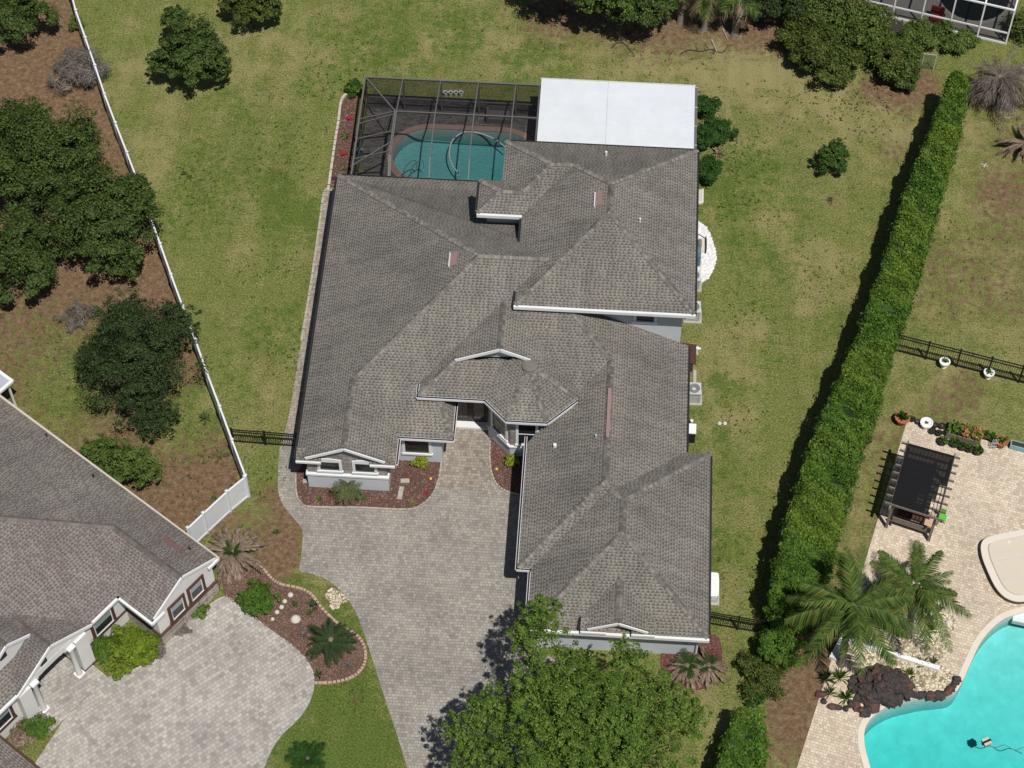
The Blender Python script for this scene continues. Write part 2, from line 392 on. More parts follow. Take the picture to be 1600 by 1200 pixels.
M['gravel'] = leafmat('tan_gravel', (.36, .31, .21), (.80, .74, .58), .0)
M['gravel_base'] = simple('tan_gravel_base', (.24, .19, .125), .95, .4, 25, bmp=.5)
M['gravel_w'] = leafmat('white_gravel', (.6, .6, .6), (.85, .85, .85), .0)
M['whitebase'] = simple('white_gravel_base', (.66, .66, .66), .95, .2, 25, bmp=.5)
M['bark'] = simple('grey_brown_bark', (.10, .08, .062), .95, .35, 7, bmp=.6, bscale=20)
M['palmbark'] = simple('ringed_palm_bark', (.20, .18, .155), .95, .3, 9, bmp=.5, bscale=14)
M['deadwood'] = simple('bleached_dead_wood', (.34, .30, .26), .95, .3, 8)
M['oak'] = leafmat('live_oak_leaf', (.009, .023, .005), (.112, .172, .042), .25)
M['oak2'] = leafmat('dark_oak_leaf', (.007, .018, .006), (.066, .105, .034), .18)
M['maple'] = leafmat('fresh_green_leaf', (.030, .070, .010), (.205, .315, .058), .38)
M['hedge'] = leafmat('hedge_leaf', (.028, .072, .009), (.14, .245, .036), .3)
M['hedge_y'] = leafmat('hedge_tip_leaf', (.085, .15, .014), (.225, .31, .05), .35)
M['shrub'] = leafmat('shrub_leaf', (.032, .066, .012), (.18, .25, .06), .32)
M['shrub_d'] = leafmat('olive_shrub_leaf', (.018, .036, .006), (.150, .19, .042), .28)
M['maple_y'] = leafmat('young_tree_leaf', (.09, .155, .018), (.26, .37, .085), .4)
M['lime'] = leafmat('lime_leaf', (.12, .17, .012), (.36, .40, .05), .35)
M['gloss'] = leafmat('glossy_leaf', (.015, .05, .008), (.055, .13, .025), .3)
M['palm'] = leafmat('palm_leaflet', (.035, .075, .014), (.19, .285, .07), .38, hue=(.26, .24, .07))
M['palm_s'] = leafmat('grey_green_palm_leaf', (.05, .075, .025), (.22, .25, .105), .25, hue=(.3, .25, .15))
M['sago'] = leafmat('sago_leaf', (.02, .04, .015), (.07, .11, .04), .2)
M['dryfrond'] = leafmat('dry_palm_frond', (.10, .072, .052), (.34, .26, .195), .12)
M['greyfrond'] = leafmat('grey_dead_frond', (.05, .042, .036), (.27, .23, .20), .1)
M['twig'] = leafmat('grey_twig', (.09, .075, .065), (.24, .21, .19), .0)
M['terracotta'] = simple('terracotta', (.36, .12, .065), .8, .15, 8)
M['darkpot'] = simple('black_plastic_pot', (.02, .02, .02), .5, .2, 8)
M['soil'] = simple('potting_soil', (.05, .035, .025), .95, .3, 20)
M['wood'] = simple('weathered_wood', (.20, .17, .145), .85, .25, 8)
M['woodd'] = simple('dark_wood', (.06, .05, .045), .8, .25, 8)
M['rock'] = simple('dark_lava_rock', (.055, .046, .045), .9, .5, 4, bmp=.8, bscale=12)
M['rock_r'] = simple('reddish_rock', (.11, .06, .05), .9, .4, 4, bmp=.8, bscale=12)
M['pale_rock'] = simple('pale_rock', (.62, .57, .52), .9, .12, 6, bmp=.4)
M['acgrey'] = simple('light_grey_metal', (.52, .53, .53), .45, .06, 3)
M['acdark'] = simple('dark_coil', (.16, .17, .18), .6, .3, 30)
M['plastic_w'] = simple('white_plastic', (.82, .83, .84), .35, .03, 2)
M['blue'] = simple('dull_blue_plastic', (.08, .17, .24), .4, .1, 4)
M['teal'] = simple('pale_blue_plastic', (.22, .42, .48), .5, .1, 4)
M['red'] = simple('red_fabric', (.32, .02, .02), .8, .15, 6)
M['green'] = simple('bright_green_plastic', (.10, .48, .05), .5, .1, 5)
M['beige'] = simple('beige_vinyl_cover', (.62, .56, .46), .6, .03, 2)
M['beige_d'] = simple('beige_rim', (.55, .50, .42), .7, .05, 2)
M['cushion'] = simple('brown_cushion', (.075, .035, .025), .9, .2, 6)
M['tancush'] = simple('tan_cushion', (.52, .36, .24), .9, .12, 6)
M['furn'] = simple('grey_wicker', (.11, .11, .11), .8, .2, 12)
M['hose'] = simple('pale_hose', (.62, .66, .64), .5, .05)
M['chrome'] = simple('steel_rail', (.55, .56, .56), .25, .05, 2, metal=.8)
M['dpool'] = simple('dark_pool_water', (.012, .018, .02), .05, .1)
M['drive'] = pavers('driveway_pavers', ((.25, .233, .21), (.312, .292, .264), (.345, .322, .29), (.385, .358, .315)), 0.0, .2, .155, (.20, .19, .175))
M['walk'] = pavers('walkway_pavers', ((.24, .21, .18), (.34, .30, .255), (.40, .36, .30)), 0.0, .22, .17, (.2, .18, .155))
M['drive_n'] = pavers('neighbour_pavers', ((.32, .30, .28), (.405, .383, .357), (.45, .425, .395), (.50, .47, .425)), math.radians(40), .24, .19, (.26, .245, .23))
M['deck'] = pavers('patio_pavers', ((.09, .082, .076), (.15, .135, .125), (.19, .17, .16)), 0.0, .3, .12, (.06, .055, .05))
M['deck_r'] = pavers('cream_pavers', ((.50, .41, .31), (.60, .505, .40), (.65, .555, .445), (.70, .615, .50)), math.radians(-14), .2, .15, (.42, .35, .27), tint=.16)
# ------------------------------------------------------------------ ground
def axis(lo, hi, step): return np.concatenate([[-900, -400, -200, -110, -70], np.arange(lo, hi + step / 2, step), [70, 110, 200, 400, 900]])
gx = axis(-44, 44, .4); gy = axis(-34, 46, .4)
X, Y = np.meshgrid(gx, gy); nx, ny = len(gx), len(gy)
def blob(px, py, r, wgt, asp=1.0):
    c = A(px, py); R = r / 30.0; return wgt * np.exp(-(((X - c.x) / R) ** 2 + ((Y - c.y) / (R * asp)) ** 2))
FENCE_TOP = [(108, -22), (118, 15), (133, 58), (148, 101), (163, 146), (180, 191), (198, 237), (215, 282), (233, 333), (250, 380), (267, 428), (285, 477), (305, 530), (323, 581), (343, 634), (362, 686), (383, 742)]
yardW = [A2(x, y, 1.83) for x, y in FENCE_TOP] + [A2(300, 828, 1.83), (-30, -14), (-60, -20), (-60, 60), A2(60, -200)]
in_w = inpoly(X, Y, yardW)
hedge_line = [(1500, 110), (1440, 300), (1400, 430), (1350, 560), (1310, 680), (1260, 820), (1230, 960), (1190, 1100), (1150, 1260)]
yardE = [A2(x, y) for x, y in hedge_line] + [(60, -60), (60, 24), (34, 24)]
in_e = inpoly(X, Y, yardE)
dirt = np.zeros_like(X); dry = np.zeros_like(X); lush = np.zeros_like(X)
dirt[in_w] += .70; lush[in_w] += .45
for b in ((60, 100, 130, .5), (200, 190, 90, .5), (240, 300, 60, .5), (230, 430, 70, .5), (60, 500, 80, -.05), (110, 560, 70, -.25), (90, 640, 80, -.35), (300, 560, 60, .1), (290, 640, 50, -.5), (290, 700, 60, -.25), (330, 740, 50, .2), (270, 770, 60, .25), (330, 620, 30, -.4), (80, 420, 60, .4)):
    dirt += np.where(in_w, blob(*b), 0)
dirt[in_e] += .36; dry[in_e] += .30
for b in ((1550, 300, 60, .4), (1560, 350, 90, .12), (1480, 260, 60, -.4), (1500, 330, 60, -.3), (1450, 420, 90, .1), (1560, 470, 60, .1), (1460, 555, 60, -.4), (1560, 550, 50, -.4), (1500, 600, 60, .35), (1420, 600, 40, -.3), (1590, 640, 50, -.6), (1440, 620, 40, .1), (1290, 1060, 60, .6), (1250, 1130, 60, .5), (1270, 1020, 50, .5), (1400, 700, 50, .1)):
    dirt += np.where(in_e, blob(*b), 0)
for b in ((870, 20, 90, .75), (1040, 40, 110, .8), (1180, 45, 70, .75), (1390, 125, 45, .8), (1440, 130, 40, .9), (1360, 150, 40, .5), (1290, 130, 30, .4), (1420, 170, 40, .45), (1395, 235, 40, .5), (1300, 315, 14, .8), (1250, 55, 60, .6),
          (440, 840, 40, .95, 1.6), (455, 790, 18, .8), (420, 770, 25, .55), (430, 880, 30, .9), (520, 930, 26, .5), (330, 800, 30, .4), (360, 820, 40, .6), (560, 1090, 16, .5), (630, 1170, 10, .8), (1115, 1050, 40, .35), (1170, 1020, 30, .3), (1085, 380, 14, .7), (1085, 470, 12, .9), (148, 20, 8, .4)):
    dirt += np.where(in_w | in_e, 0, blob(*b))
for b in ((1200, 90, 150, .5), (1360, 190, 120, .6), (1290, 430, 60, .55), (1240, 400, 50, .3), (1180, 130, 90, .35), (230, 130, 120, .45), (230, 260, 80, .35), (400, 60, 100, .35), (450, 100, 90, .3), (760, 60, 140, .35), (1010, 100, 140, .55), (430, 400, 60, .25), (420, 620, 70, .45), (380, 690, 40, .2),
          (1130, 560, 60, .5), (1150, 660, 60, .4), (1190, 520, 50, .3), (1160, 800, 50, .3), (1130, 930, 40, .2), (1230, 340, 50, .3), (1120, 1120, 70, .55), (480, 1090, 30, .4), (520, 1150, 20, .4)):
    dry += blob(*b)
for b in ((1120, 300, 70, .9), (1180, 260, 60, .5), (1230, 260, 70, .35), (600, 40, 140, .5), (700, 30, 90, .4), (330, 260, 70, .45), (390, 170, 90, .35), (300, 330, 60, .3), (470, 330, 60, .6, 1.3), (440, 500, 60, .5), (430, 280, 50, .5), (500, 160, 60, .25), (860, 70, 50, .6), (820, 100, 60, .4), (1130, 600, 20, .9), (1130, 690, 22, .9), (1120, 740, 70, .35), (1240, 560, 60, .25), (1280, 500, 40, .3), (1130, 860, 50, .5),
          (480, 1120, 80, .9), (540, 980, 40, .9), (560, 1060, 50, .8), (590, 1150, 60, .7), (440, 910, 25, .8), (470, 905, 20, .9), (520, 1180, 80, .9), (1180, 420, 50, .3), (420, 780, 20, .3)):
    lush += blob(*b)
V = np.column_stack([X.ravel(), Y.ravel(), np.zeros(X.size)])
idx = np.arange(nx * ny).reshape(ny, nx); F = np.stack([idx[:-1, :-1], idx[:-1, 1:], idx[1:, 1:], idx[1:, :-1]], -1).reshape(-1, 4)
# the two pools are dug out of the ground
PC = (-5.75, 15.35); POOL = [(-5.72 + 2.0 * math.cos(a), 15.4 + 2.0 * math.sin(a)) for a in np.linspace(math.pi / 2, 3 * math.pi / 2, 15)] + [(-1.6 + 2.0 * math.cos(a), 15.4 + 2.0 * math.sin(a)) for a in np.linspace(-math.pi / 2, math.pi / 2, 15)]
RPOOL = [(p.x, p.y) for p in smooth_path([A(x, y) for x, y in ((1760, 900), (1680, 930), (1600, 957), (1565, 970), (1535, 1000), (1515, 1040), (1504, 1064), (1488, 1084), (1440, 1090), (1392, 1102), (1362, 1122), (1350, 1148), (1357, 1190), (1385, 1260), (1480, 1340), (1760, 1360))], 4, True)]
cx = (X[:-1, :-1] + X[1:, 1:]) / 2; cy = (Y[:-1, :-1] + Y[1:, 1:]) / 2
_in = inpoly(X, Y, POOL) | inpoly(X, Y, RPOOL); hole = (_in[:-1, :-1] | _in[1:, :-1] | _in[:-1, 1:] | _in[1:, 1:]).ravel()
me = bpy.data.meshes.new('lawn'); me.from_pydata(V.tolist(), [], F[~hole].tolist())
for nm, arr in (('dirt', dirt), ('dry', dry), ('lush', lush)):
    at = me.attributes.new(nm, 'FLOAT', 'POINT'); at.data.foreach_set('value', np.clip(arr, 0, 1.2).ravel().astype(np.float32))
m, nt, bs = nmat('lawn_grass')
def attr(n): a = nt.nodes.new('ShaderNodeAttribute'); a.attribute_name = n; return a.outputs['Fac']
n0 = noise(nt, .16, 3, .6); n1 = noise(nt, .55, 4, .65); n2 = noise(nt, 2.4, 3, .65); n3 = noise(nt, 10.0, 3, .8); n4 = noise(nt, 30, 2, .8)
g = ramp(nt, n3, ((.34, (.070, .092, .021)), (.46, (.140, .166, .047)), (.56, (.195, .214, .072)), (.68, (.31, .30, .135))))
g = mixc(nt, mth(nt, 'MULTIPLY', sstep(nt, n2, .48, .64), .55), g, ramp(nt, n3, ((.35, (.050, .085, .016)), (.65, (.15, .20, .052)))))
dl = mth(nt, 'ADD', mth(nt, 'ADD', attr('dry'), mth(nt, 'MULTIPLY_ADD', n1, 2.6, -1.35)), mth(nt, 'MULTIPLY_ADD', n3, 2.6, -1.3))
g = mixc(nt, mth(nt, 'MULTIPLY', sstep(nt, dl, -.05, .85), .8), g, ramp(nt, n4, ((.3, (.215, .188, .082)), (.7, (.385, .345, .185)))))
ll = mth(nt, 'ADD', mth(nt, 'ADD', attr('lush'), mth(nt, 'MULTIPLY_ADD', n0, 2.2, -1.1)), mth(nt, 'ADD', mth(nt, 'MULTIPLY_ADD', n1, -2.2, 1.05), mth(nt, 'MULTIPLY_ADD', n2, 2.4, -1.2)))
g = mixc(nt, mth(nt, 'MULTIPLY', sstep(nt, ll, .1, .95), .78), g, ramp(nt, n3, ((.32, (.040, .078, .013)), (.68, (.135, .20, .043)))))
stm = nt.nodes.new('ShaderNodeMapping'); stm.inputs['Rotation'].default_value = (0, 0, math.radians(-20)); stm.inputs['Scale'].default_value = (1.5, .10, 1); lk(nt, pos(nt), stm.inputs[0])
g = mixc(nt, 1.0, g, ramp(nt, noise(nt, 1.0, 2, .5, stm.outputs[0]), ((.35, (.93, .94, .93)), (.65, (1.06, 1.055, 1.05)))), 'MULTIPLY')
g = mixc(nt, 1.0, g, (1.23, 1.2, 1.16), 'MULTIPLY')
di = mth(nt, 'ADD', attr('dirt'), mth(nt, 'ADD', mth(nt, 'MULTIPLY_ADD', n2, 1.6, -.8), mth(nt, 'MULTIPLY_ADD', n3, 1.6, -.8)))
soil = ramp(nt, noise(nt, 3.6, 5, .8), ((.3, (.105, .064, .036)), (.5, (.225, .145, .086)), (.7, (.37, .27, .18))))
g = mixc(nt, sstep(nt, di, .34, .74), g, soil)
g = mixc(nt, 1.0, g, ramp(nt, n4, ((.32, (.62, .62, .62)), (.68, (1.38, 1.38, 1.38)))), 'MULTIPLY')
lk(nt, g, bs.inputs['Base Color']); bs.inputs['Roughness'].default_value = 1; bs.inputs['Specular IOR Level'].default_value = .05
bump(nt, bs, mth(nt, 'ADD', n3, mth(nt, 'MULTIPLY', n4, .6)), 1.0, .09)
me.materials.append(m); me.update(); lawn = add('lawn', me); lawn['kind'] = 'structure'

def sheet(name, pts, z, m, parent=None, thick=.12):
    o = MB().prism(pts, z - thick, z).build(name, m, parent)
    if parent is None: o['kind'] = 'structure'
    return o
def sm2(pts, n=5, closed=True, z=0.0): return [(p.x, p.y) for p in smooth_path([A(x, y, z) for x, y in pts], n, closed)]
def kerb(name, path, wd, h, m, parent=None, z=0.0):
    b = MB(); P = [Vector((p[0], p[1], z + h / 2)) for p in path]
    for a, c in zip(P[:-1], P[1:]): b.bar(a, c + (c - a).normalized() * wd * .3, wd, h)
    return b.build(name, m, parent)
# driveway + side walk
drive_pts = sm2([(437, 700), (434, 745), (437, 778), (452, 803), (472, 828), (471, 862), (467, 892)], 4, False) + sm2([(467.5, 893), (492, 899), (515, 909), (540, 932), (558, 962), (572, 1000), (585, 1040), (604, 1100), (624, 1160), (645, 1230), (668, 1300)], 4, False) + [A2(1010, 1320), A2(985, 1180), A2(930, 1060), (2.5, -15.6), (8, -8), (2, -2), (-9, -2), (-10.05, -4)]
drive = sheet('driveway', drive_pts, .03, M['drive'])
walk_l = sm2([(518, 296), (507, 300), (500, 345), (491, 410), (480, 480), (468, 550), (455, 630), (447, 668), (437, 702)], 4, False)
sheet('side_walkway', walk_l + [(-9.6, -5.2), (-9.6, 11.5)], .026, M['walk'])
setp(kerb('walkway_kerb', walk_l[:int(len(walk_l) * .62)], .12, .06, M['curb_g']), kind='structure')
entry_walk = [(-3.3, -6.5), (-3.2, -2.5), (-.9, -2.5), (-.9, -3.3), (-.62, -5.0), (-.62, -6.9)]
sheet('entry_walkway', entry_walk, .036, M['walk'])

# ------------------------------------------------------------------ main house
ZE, SL = 2.75, .5
house = thing('house', (0, 0, 0), 'large grey shingle roofed house with blue grey stucco walls in the middle', 'house')
CAPM = leafmat('ridge_cap_tabs', (.115, .106, .096), (.25, .234, .212), 0); M['cap'] = CAPM
M['cap_b'] = leafmat('ridge_cap_tabs_brown', (.125, .112, .104), (.185, .168, .157), 0)
def roof(name, polys, parent, m, t=.14):
    b = MB()
    for p in polys: b.slab(p, t)
    return b.build(name, m, parent, roofuv=True)
def caps(lines, parent, m, wd=.15, step=.15):
    b = MB()
    for lo, hi, drop in lines:
        lo = Vector(lo); hi = Vector(hi); d = hi - lo; L = d.length; d /= L; s = d.cross(Vector((0, 0, 1))).normalized(); n = max(1, int(L / step))
        for i in range(n):
            a = lo + d * (i * L / n); c = lo + d * ((i + 1.25) * L / n); j = random.uniform(-.008, .008)
            for sg in (-1, 1):
                ea = s * (sg * (wd + j)); k = len(b.v)
                b.v += [tuple(a + Vector((0, 0, .075))), tuple(a + ea + Vector((0, 0, .06 - wd * drop))), tuple(c + ea + Vector((0, 0, .022 - wd * drop))), tuple(c + Vector((0, 0, .025)))]
                b.f.append((k, k + 1, k + 2, k + 3) if sg < 0 else (k + 3, k + 2, k + 1, k))
    o = b.build('ridge_caps', m, parent); o['kind'] = 'stuff'; return o
def hipf(x0, x1, y0, y1, z, sl=SL):
    wx, wy = x1 - x0, y1 - y0; h = min(wx, wy) / 2; zr = z + h * sl
    a, b, c, d = (x0, y0, z), (x1, y0, z), (x1, y1, z), (x0, y1, z)
    if wx >= wy: p, q = (x0 + h, y0 + h, zr), (x1 - h, y0 + h, zr); fs = [[a, b, q, p], [b, c, q], [c, d, p, q], [d, a, p]]; hp = [(a, p), (d, p), (b, q), (c, q)]
    else: p, q = (x0 + h, y0 + h, zr), (x0 + h, y1 - h, zr); fs = [[a, b, p], [b, c, q, p], [c, d, q], [d, a, p, q]]; hp = [(a, p), (b, p), (c, q), (d, q)]
    return fs, [(s, e, .33) for s, e in hp] + [(p, q, .5)]
xw, xe, ys, yn, yg = -10.2, 8.97, -5.43, 11.3, -7.07
hh = (yn - ys) / 2; AX = (xw + hh, ys + hh, ZE + hh * SL); xl = -5.29; xg = (xw + xl) / 2; hw = (xl - xw) / 2; zg = ZE + hw * SL; XC = 3.05
def zS(y): return ZE + SL * (y - ys)
def zEe(x): return ZE + SL * (xe - x)
xr_ = -2.63; kE = 1.25; yk = -3.0; xk = xr_ - SL * (yk - ys) / kE
xm0, yms = 1.095, -12.52; xmr = (xm0 + xe) / 2; hm = (xe - xm0) / 2; zm = ZE + hm * SL
main_polys = [
    [(xw, yn, ZE), (xw, yg, ZE), (xg, yg, zg), (xg, ys + hw, zg), AX],
    [(xl, yg, ZE), (xl, ys, ZE), (xg, ys + hw, zg), (xg, yg, zg)],
    [(xl, ys, ZE), (xr_, ys, ZE), (xk, yk, zS(yk)), (6.54, yk, zS(yk)), (XC, xe - XC + ys, zS(xe - XC + ys)), (XC, AX[1], AX[2]), AX, (xg, ys + hw, zg)],
    [(xr_, ys, ZE), (xr_, yk, ZE), (xk, yk, zS(yk))],
    [(.6, yn, ZE), (xw, yn, ZE), AX, (XC, AX[1], AX[2]), (XC, yn - 5.9, AX[2] - 2.2)],
    [(xe, yms, ZE), (xe, 1.05, ZE), (XC, 1.05, zEe(XC)), (XC, .49, zEe(XC)), (xmr, ys + hm, zm), (xmr, yms + hm, zm)],
    [(xm0, ys, ZE), (xm0, yms, ZE), (xmr, yms + hm, zm), (xmr, ys + hm, zm)],
    [(xm0, yms, ZE), (xe, yms, ZE), (xmr, yms + hm, zm)]]
rmain = roof('main_roof', main_polys, house, M['shingle'])
caps([((xw, yn, ZE), AX, .33), ((xg, ys + hw, zg), AX, .33), (AX, (XC, AX[1], AX[2]), .5), ((xg, yg, zg), (xg, ys + hw, zg), .5), ((xr_, ys, ZE), (xk, yk, zS(yk)), .3),
      ((xe - 5, 5 + ys, 0), (xe - 5, 5 + ys, 0.01), .3), ((xmr, ys + hm, zm), (XC, xe - XC + ys, zEe(XC)), .33), ((xmr, yms + hm, zm), (xmr, ys + hm, zm), .5), ((xm0, yms, ZE), (xmr, yms + hm, zm), .33)][:5] +
     [((xmr, ys + hm, zm), (XC, xe - XC + ys, zEe(XC)), .33), ((xmr, yms + hm, zm), (xmr, ys + hm, zm), .5), ((xm0, yms, ZE), (xmr, yms + hm, zm), .33)], rmain, M['cap'])
# garage wing
G0, G1, GS, GN = 1.717, 10.157, -15.73, -5.47
gf, gl_ = hipf(G0, G1, GS, GN, ZE + .004); zg2 = 3.05; gx0, gx1, gy = 4.2, 7.67, -15.76; gxm = (gx0 + gx1) / 2; gz = zg2 + (gx1 - gx0) / 2 * SL; gyb = GS + (gz - ZE) / SL + .3
gf += [[(gx0, gyb, zg2), (gx0, gy, zg2), (gxm, gy, gz), (gxm, gyb, gz)], [(gx1, gy, zg2), (gx1, gyb, zg2), (gxm, gyb, gz), (gxm, gy, gz)]]
rg = roof('garage_roof', gf, house, M['shingle']); caps(gl_ + [((gxm, gy, gz), (gxm, gyb - .3, gz), .5)], rg, M['cap'])
# upper storey
Z2, x20, x21, y20 = 6.18, .109, 9.05, .49
uf, ul_ = hipf(x20, x21, y20, yn, Z2)
ax0, ay0, px0, py1 = -1.06, 6.28, -2.22, 8.5; ah = (yn - ay0) / 2; azr = Z2 + ah * SL; ph = (py1 - ay0) / 2; pzr = Z2 + ph * SL
q1 = (ax0 + ah, ay0 + ah, azr); q2 = (x20 + ah, ay0 + ah, azr); q3 = (ax0 + ph, ay0 + ph, pzr); q4 = (px0 + ph, ay0 + ph, pzr)
uf += [[(x20, yn, Z2), (ax0, yn, Z2), q1, q2], [(px0, ay0, Z2), (x20, ay0, Z2), q2, q1, q3, q4], [(ax0, yn, Z2), (ax0, py1, Z2), q3, q1], [(ax0, py1, Z2), (px0, py1, Z2), q4, q3], [(px0, py1, Z2), (px0, ay0, Z2), q4]]
ru = roof('upper_roof', uf, house, M['shingle'])
caps([l for i, l in enumerate(ul_) if i != 3] + [(q2, ul_[3][1], .33), ((ax0, yn, Z2), q1, .33), (q1, q2, .5), (q3, q1, .33), (q3, q4, .5), ((px0, ay0, Z2), q4, .33), ((px0, py1, Z2), q4, .3)], ru, M['cap'])
# entry roof with the eight-sided bay
ZN, ew, ee, es, eg = 3.97, -4.4, 3.5, -3.76, -2.03; er = (ew + ee) / 2; ezr = ZN + (ee - ew) / 2 * SL; bc = (1.04, -2.46, ZN + 1.225)
zgf = ZN + SL * (eg - es); gfl = (ew + (eg - es), eg, zgf); vl = (-1.1 + .414 * (eg - es), eg, zgf); dgp = (bc[0] - .405, eg, bc[2]); bp1, bp2, bp3 = (.05, -4.91, ZN), (2.02, -4.91, ZN), (3.5, -3.43, ZN)
ent = [[(ew, .9, ZN), (ew, es, ZN), gfl, (er, eg, ezr), (er, .9, ezr)], [(ew, es, ZN), (-1.1, es, ZN), vl, gfl], [(-1.1, es, ZN), bp1, bc, dgp, vl], [bp1, bp2, bc], [bp2, bp3, bc],
       [bp3, (ee, .9, ZN), (er, .9, ezr), (er, eg, ezr), (bc[0], eg, bc[2]), bc], [bc, (bc[0], eg, bc[2]), dgp]]
ren = roof('entry_roof', ent, house, M['shingle'], .1)
caps([((ew, es, ZN), gfl, .33), (bp1, bc, .2), (bp2, bc, .2), (bp3, bc, .2), ((er, eg, ezr), (er, .75, ezr), .5)], ren, M['cap'])
CAP8 = MB().lathe((bc[0], bc[1] + .05, bc[2] - .04), [(.42, -.06), (.4, .02), (.25, .09), (.05, .12)], 10).build('hip_cap', M['cap'], ren)

# gables: triangular faces, rake boards, returns
def rakes(parent, apex, feet, y, wd=.16, m=M['white'], fwd=.12):
    b = MB(); a = Vector(apex) + Vector((0, -fwd, -.02))
    for f in feet: b.bar(Vector(f) + Vector((0, -fwd, -.02)), a, .06, wd, (0, 0, 1))
    return b.build('rake_board', m, parent)
rakes(rmain, (xg, yg, zg), [(xw + .5, yg, ZE + .25), (xl - .5, yg, ZE + .25)], yg)
rakes(rg, (gxm, gy, gz), [(gx0 + .35, gy, zg2 + .17), (gx1 - .35, gy, zg2 + .17)], gy)
rakes(ren, (er, eg, ezr), [(gfl[0], eg, zgf + .03), (bc[0] - .02, eg, bc[2] + .02)], eg, .17)
MB().poly([(gfl[0], eg + .18, zgf - .1), (bc[0], eg + .18, bc[2] - .1), (er, eg + .18, ezr - .1)]).build('gable_face', M['stucco'], ren)
gd = MB()
gd.prism([(xw + .55, yg + .18), (xl - .55, yg + .18), (xl - .55, yg + .6), (xw + .55, yg + .6)], 2.5, 2.6)
k = len(gd.v); gd.v += [(xw + .3, yg + .14, ZE - .15), (xl - .3, yg + .14, ZE - .15), (xg, yg + .14, zg - .12), (xw + .3, yg + .5, ZE - .1), (xl - .3, yg + .5, ZE - .1), (xg, yg + .5, zg - .12)]; gd.f += [(k, k + 1, k + 2), (k + 5, k + 4, k + 3), (k, k + 3, k + 4, k + 1), (k + 1, k + 4, k + 5, k + 2), (k + 2, k + 5, k + 3, k)]
gd.build('gable_face', M['stone'], house)
g2 = MB(); k = len(g2.v); g2.v += [(gx0 + .2, gy + .2, zg2 - .1), (gx1 - .2, gy + .2, zg2 - .1), (gxm, gy + .2, gz - .12), (gx0 + .2, gy + .5, zg2 - .1), (gx1 - .2, gy + .5, zg2 - .1), (gxm, gy + .5, gz - .12)]; g2.f += [(k, k + 1, k + 2), (k + 5, k + 4, k + 3), (k, k + 3, k + 4, k + 1), (k + 1, k + 4, k + 5, k + 2), (k + 2, k + 5, k + 3, k)]
g2.build('gable_face', M['stone'], house)
def ret(parent, x0, x1, y, z, depth=.5):
    "small shingled eave return in front of a gable"
    roof('eave_return', [[(x0, y - .12, z), (x1, y - .12, z), (x1, y + depth, z + .28), (x0, y + depth, z + .28)]], parent, M['shingle'], .08)
    MB().bar((x0, y - .16, z - .06), (x1, y - .16, z - .06), .07, .14).build('return_fascia', M['white'], parent)
ret(rmain, xw, xw + 1.25, yg, ZE); ret(rmain, xl - 1.25, xl, yg, ZE); ret(rg, gx0, gx0 + 1.2, gy, zg2 - .02); ret(rg, gx1 - 1.1, gx1, gy, zg2 - .02)
# fascia and gutters (white outside, dark trough on top)
def gutter(parent, pts, z, white=True, dark=True, h=.15):
    for a, c in zip(pts[:-1], pts[1:]):
        a = Vector((*a, z - .07)); c = Vector((*c, z - .07))
        o = MB().bar(a, c, .13, h).build('gutter', M['white'] if white else M['soffit'], parent)
        if dark: MB().bar(a + Vector((0, 0, h / 2)), c + Vector((0, 0, h / 2)), .085, .012).build('gutter_trough', M['soffit'], o)
gutter(rmain, [(xl + .02, ys - .07), (xr_ + .07, ys - .07), (xr_ + .07, yk)], ZE - .02)
gutter(rmain, [(xw - .07, yn), (xw - .07, yg)], ZE - .02, False, False)  # dark bar on the west eave, standing in for its shadow line
gutter(rmain, [(xl + .07, yg), (xl + .07, ys - .15)], ZE - .02)
gutter(rmain, [(xm0 - .07, ys + .4), (xm0 - .07, yms - .07), (G0 - .07, yms - .07)], ZE - .02)
gutter(rmain, [(xe + .05, 1.0), (xe + .05, GN)], ZE - .03, False, False, .12)
gutter(rg, [(G0 - .07, yms - .2), (G0 - .07, GS - .07)], ZE - .02)
gutter(rg, [(G0 - .07, GS - .08), (G1 + .05, GS - .08)], ZE - .02, True, False, .2)
gutter(rg, [(G1 + .04, GS), (G1 + .04, GN)], ZE - .02, False, False, .12)
gutter(rg, [(gx0 - .06, gyb - 1.0), (gx0 - .06, gy)], zg2 - .02, False, False)
gutter(ru, [(x20 - .06, y20 - .07), (x21 + .05, y20 - .07)], Z2 - .03, True, False, .2)
gutter(ru, [(x21 + .04, y20), (x21 + .04, yn)], Z2 - .03, False, False, .12)
gutter(ru, [(px0, ay0 - .07), (x20, ay0 - .07)], Z2 - .03, True, False, .2)
gutter(ru, [(px0 - .06, py1), (px0 - .06, ay0)], Z2 - .03, False, False, .12)
gutter(ru, [(x20 - .06, ay0 - .2), (x20 - .06, y20)], Z2 - .03, False, False, .14)
gutter(ru, [(ax0, yn + .06), (x21, yn + .06)], Z2 - .03, False, False, .12)
gutter(rmain, [(xw, yn + .06), (ax0, yn + .06)], ZE - .03, False, False, .12)
gutter(ren, [(ew - .07, -2.9), (ew - .07, es - .07), (-1.12, es - .07), (.02, -4.99), (2.05, -4.99), (3.57, -3.46), (3.57, -3.0)], ZN - .03)
for xk_, yk_ in ((1.02, -8.2),): pass
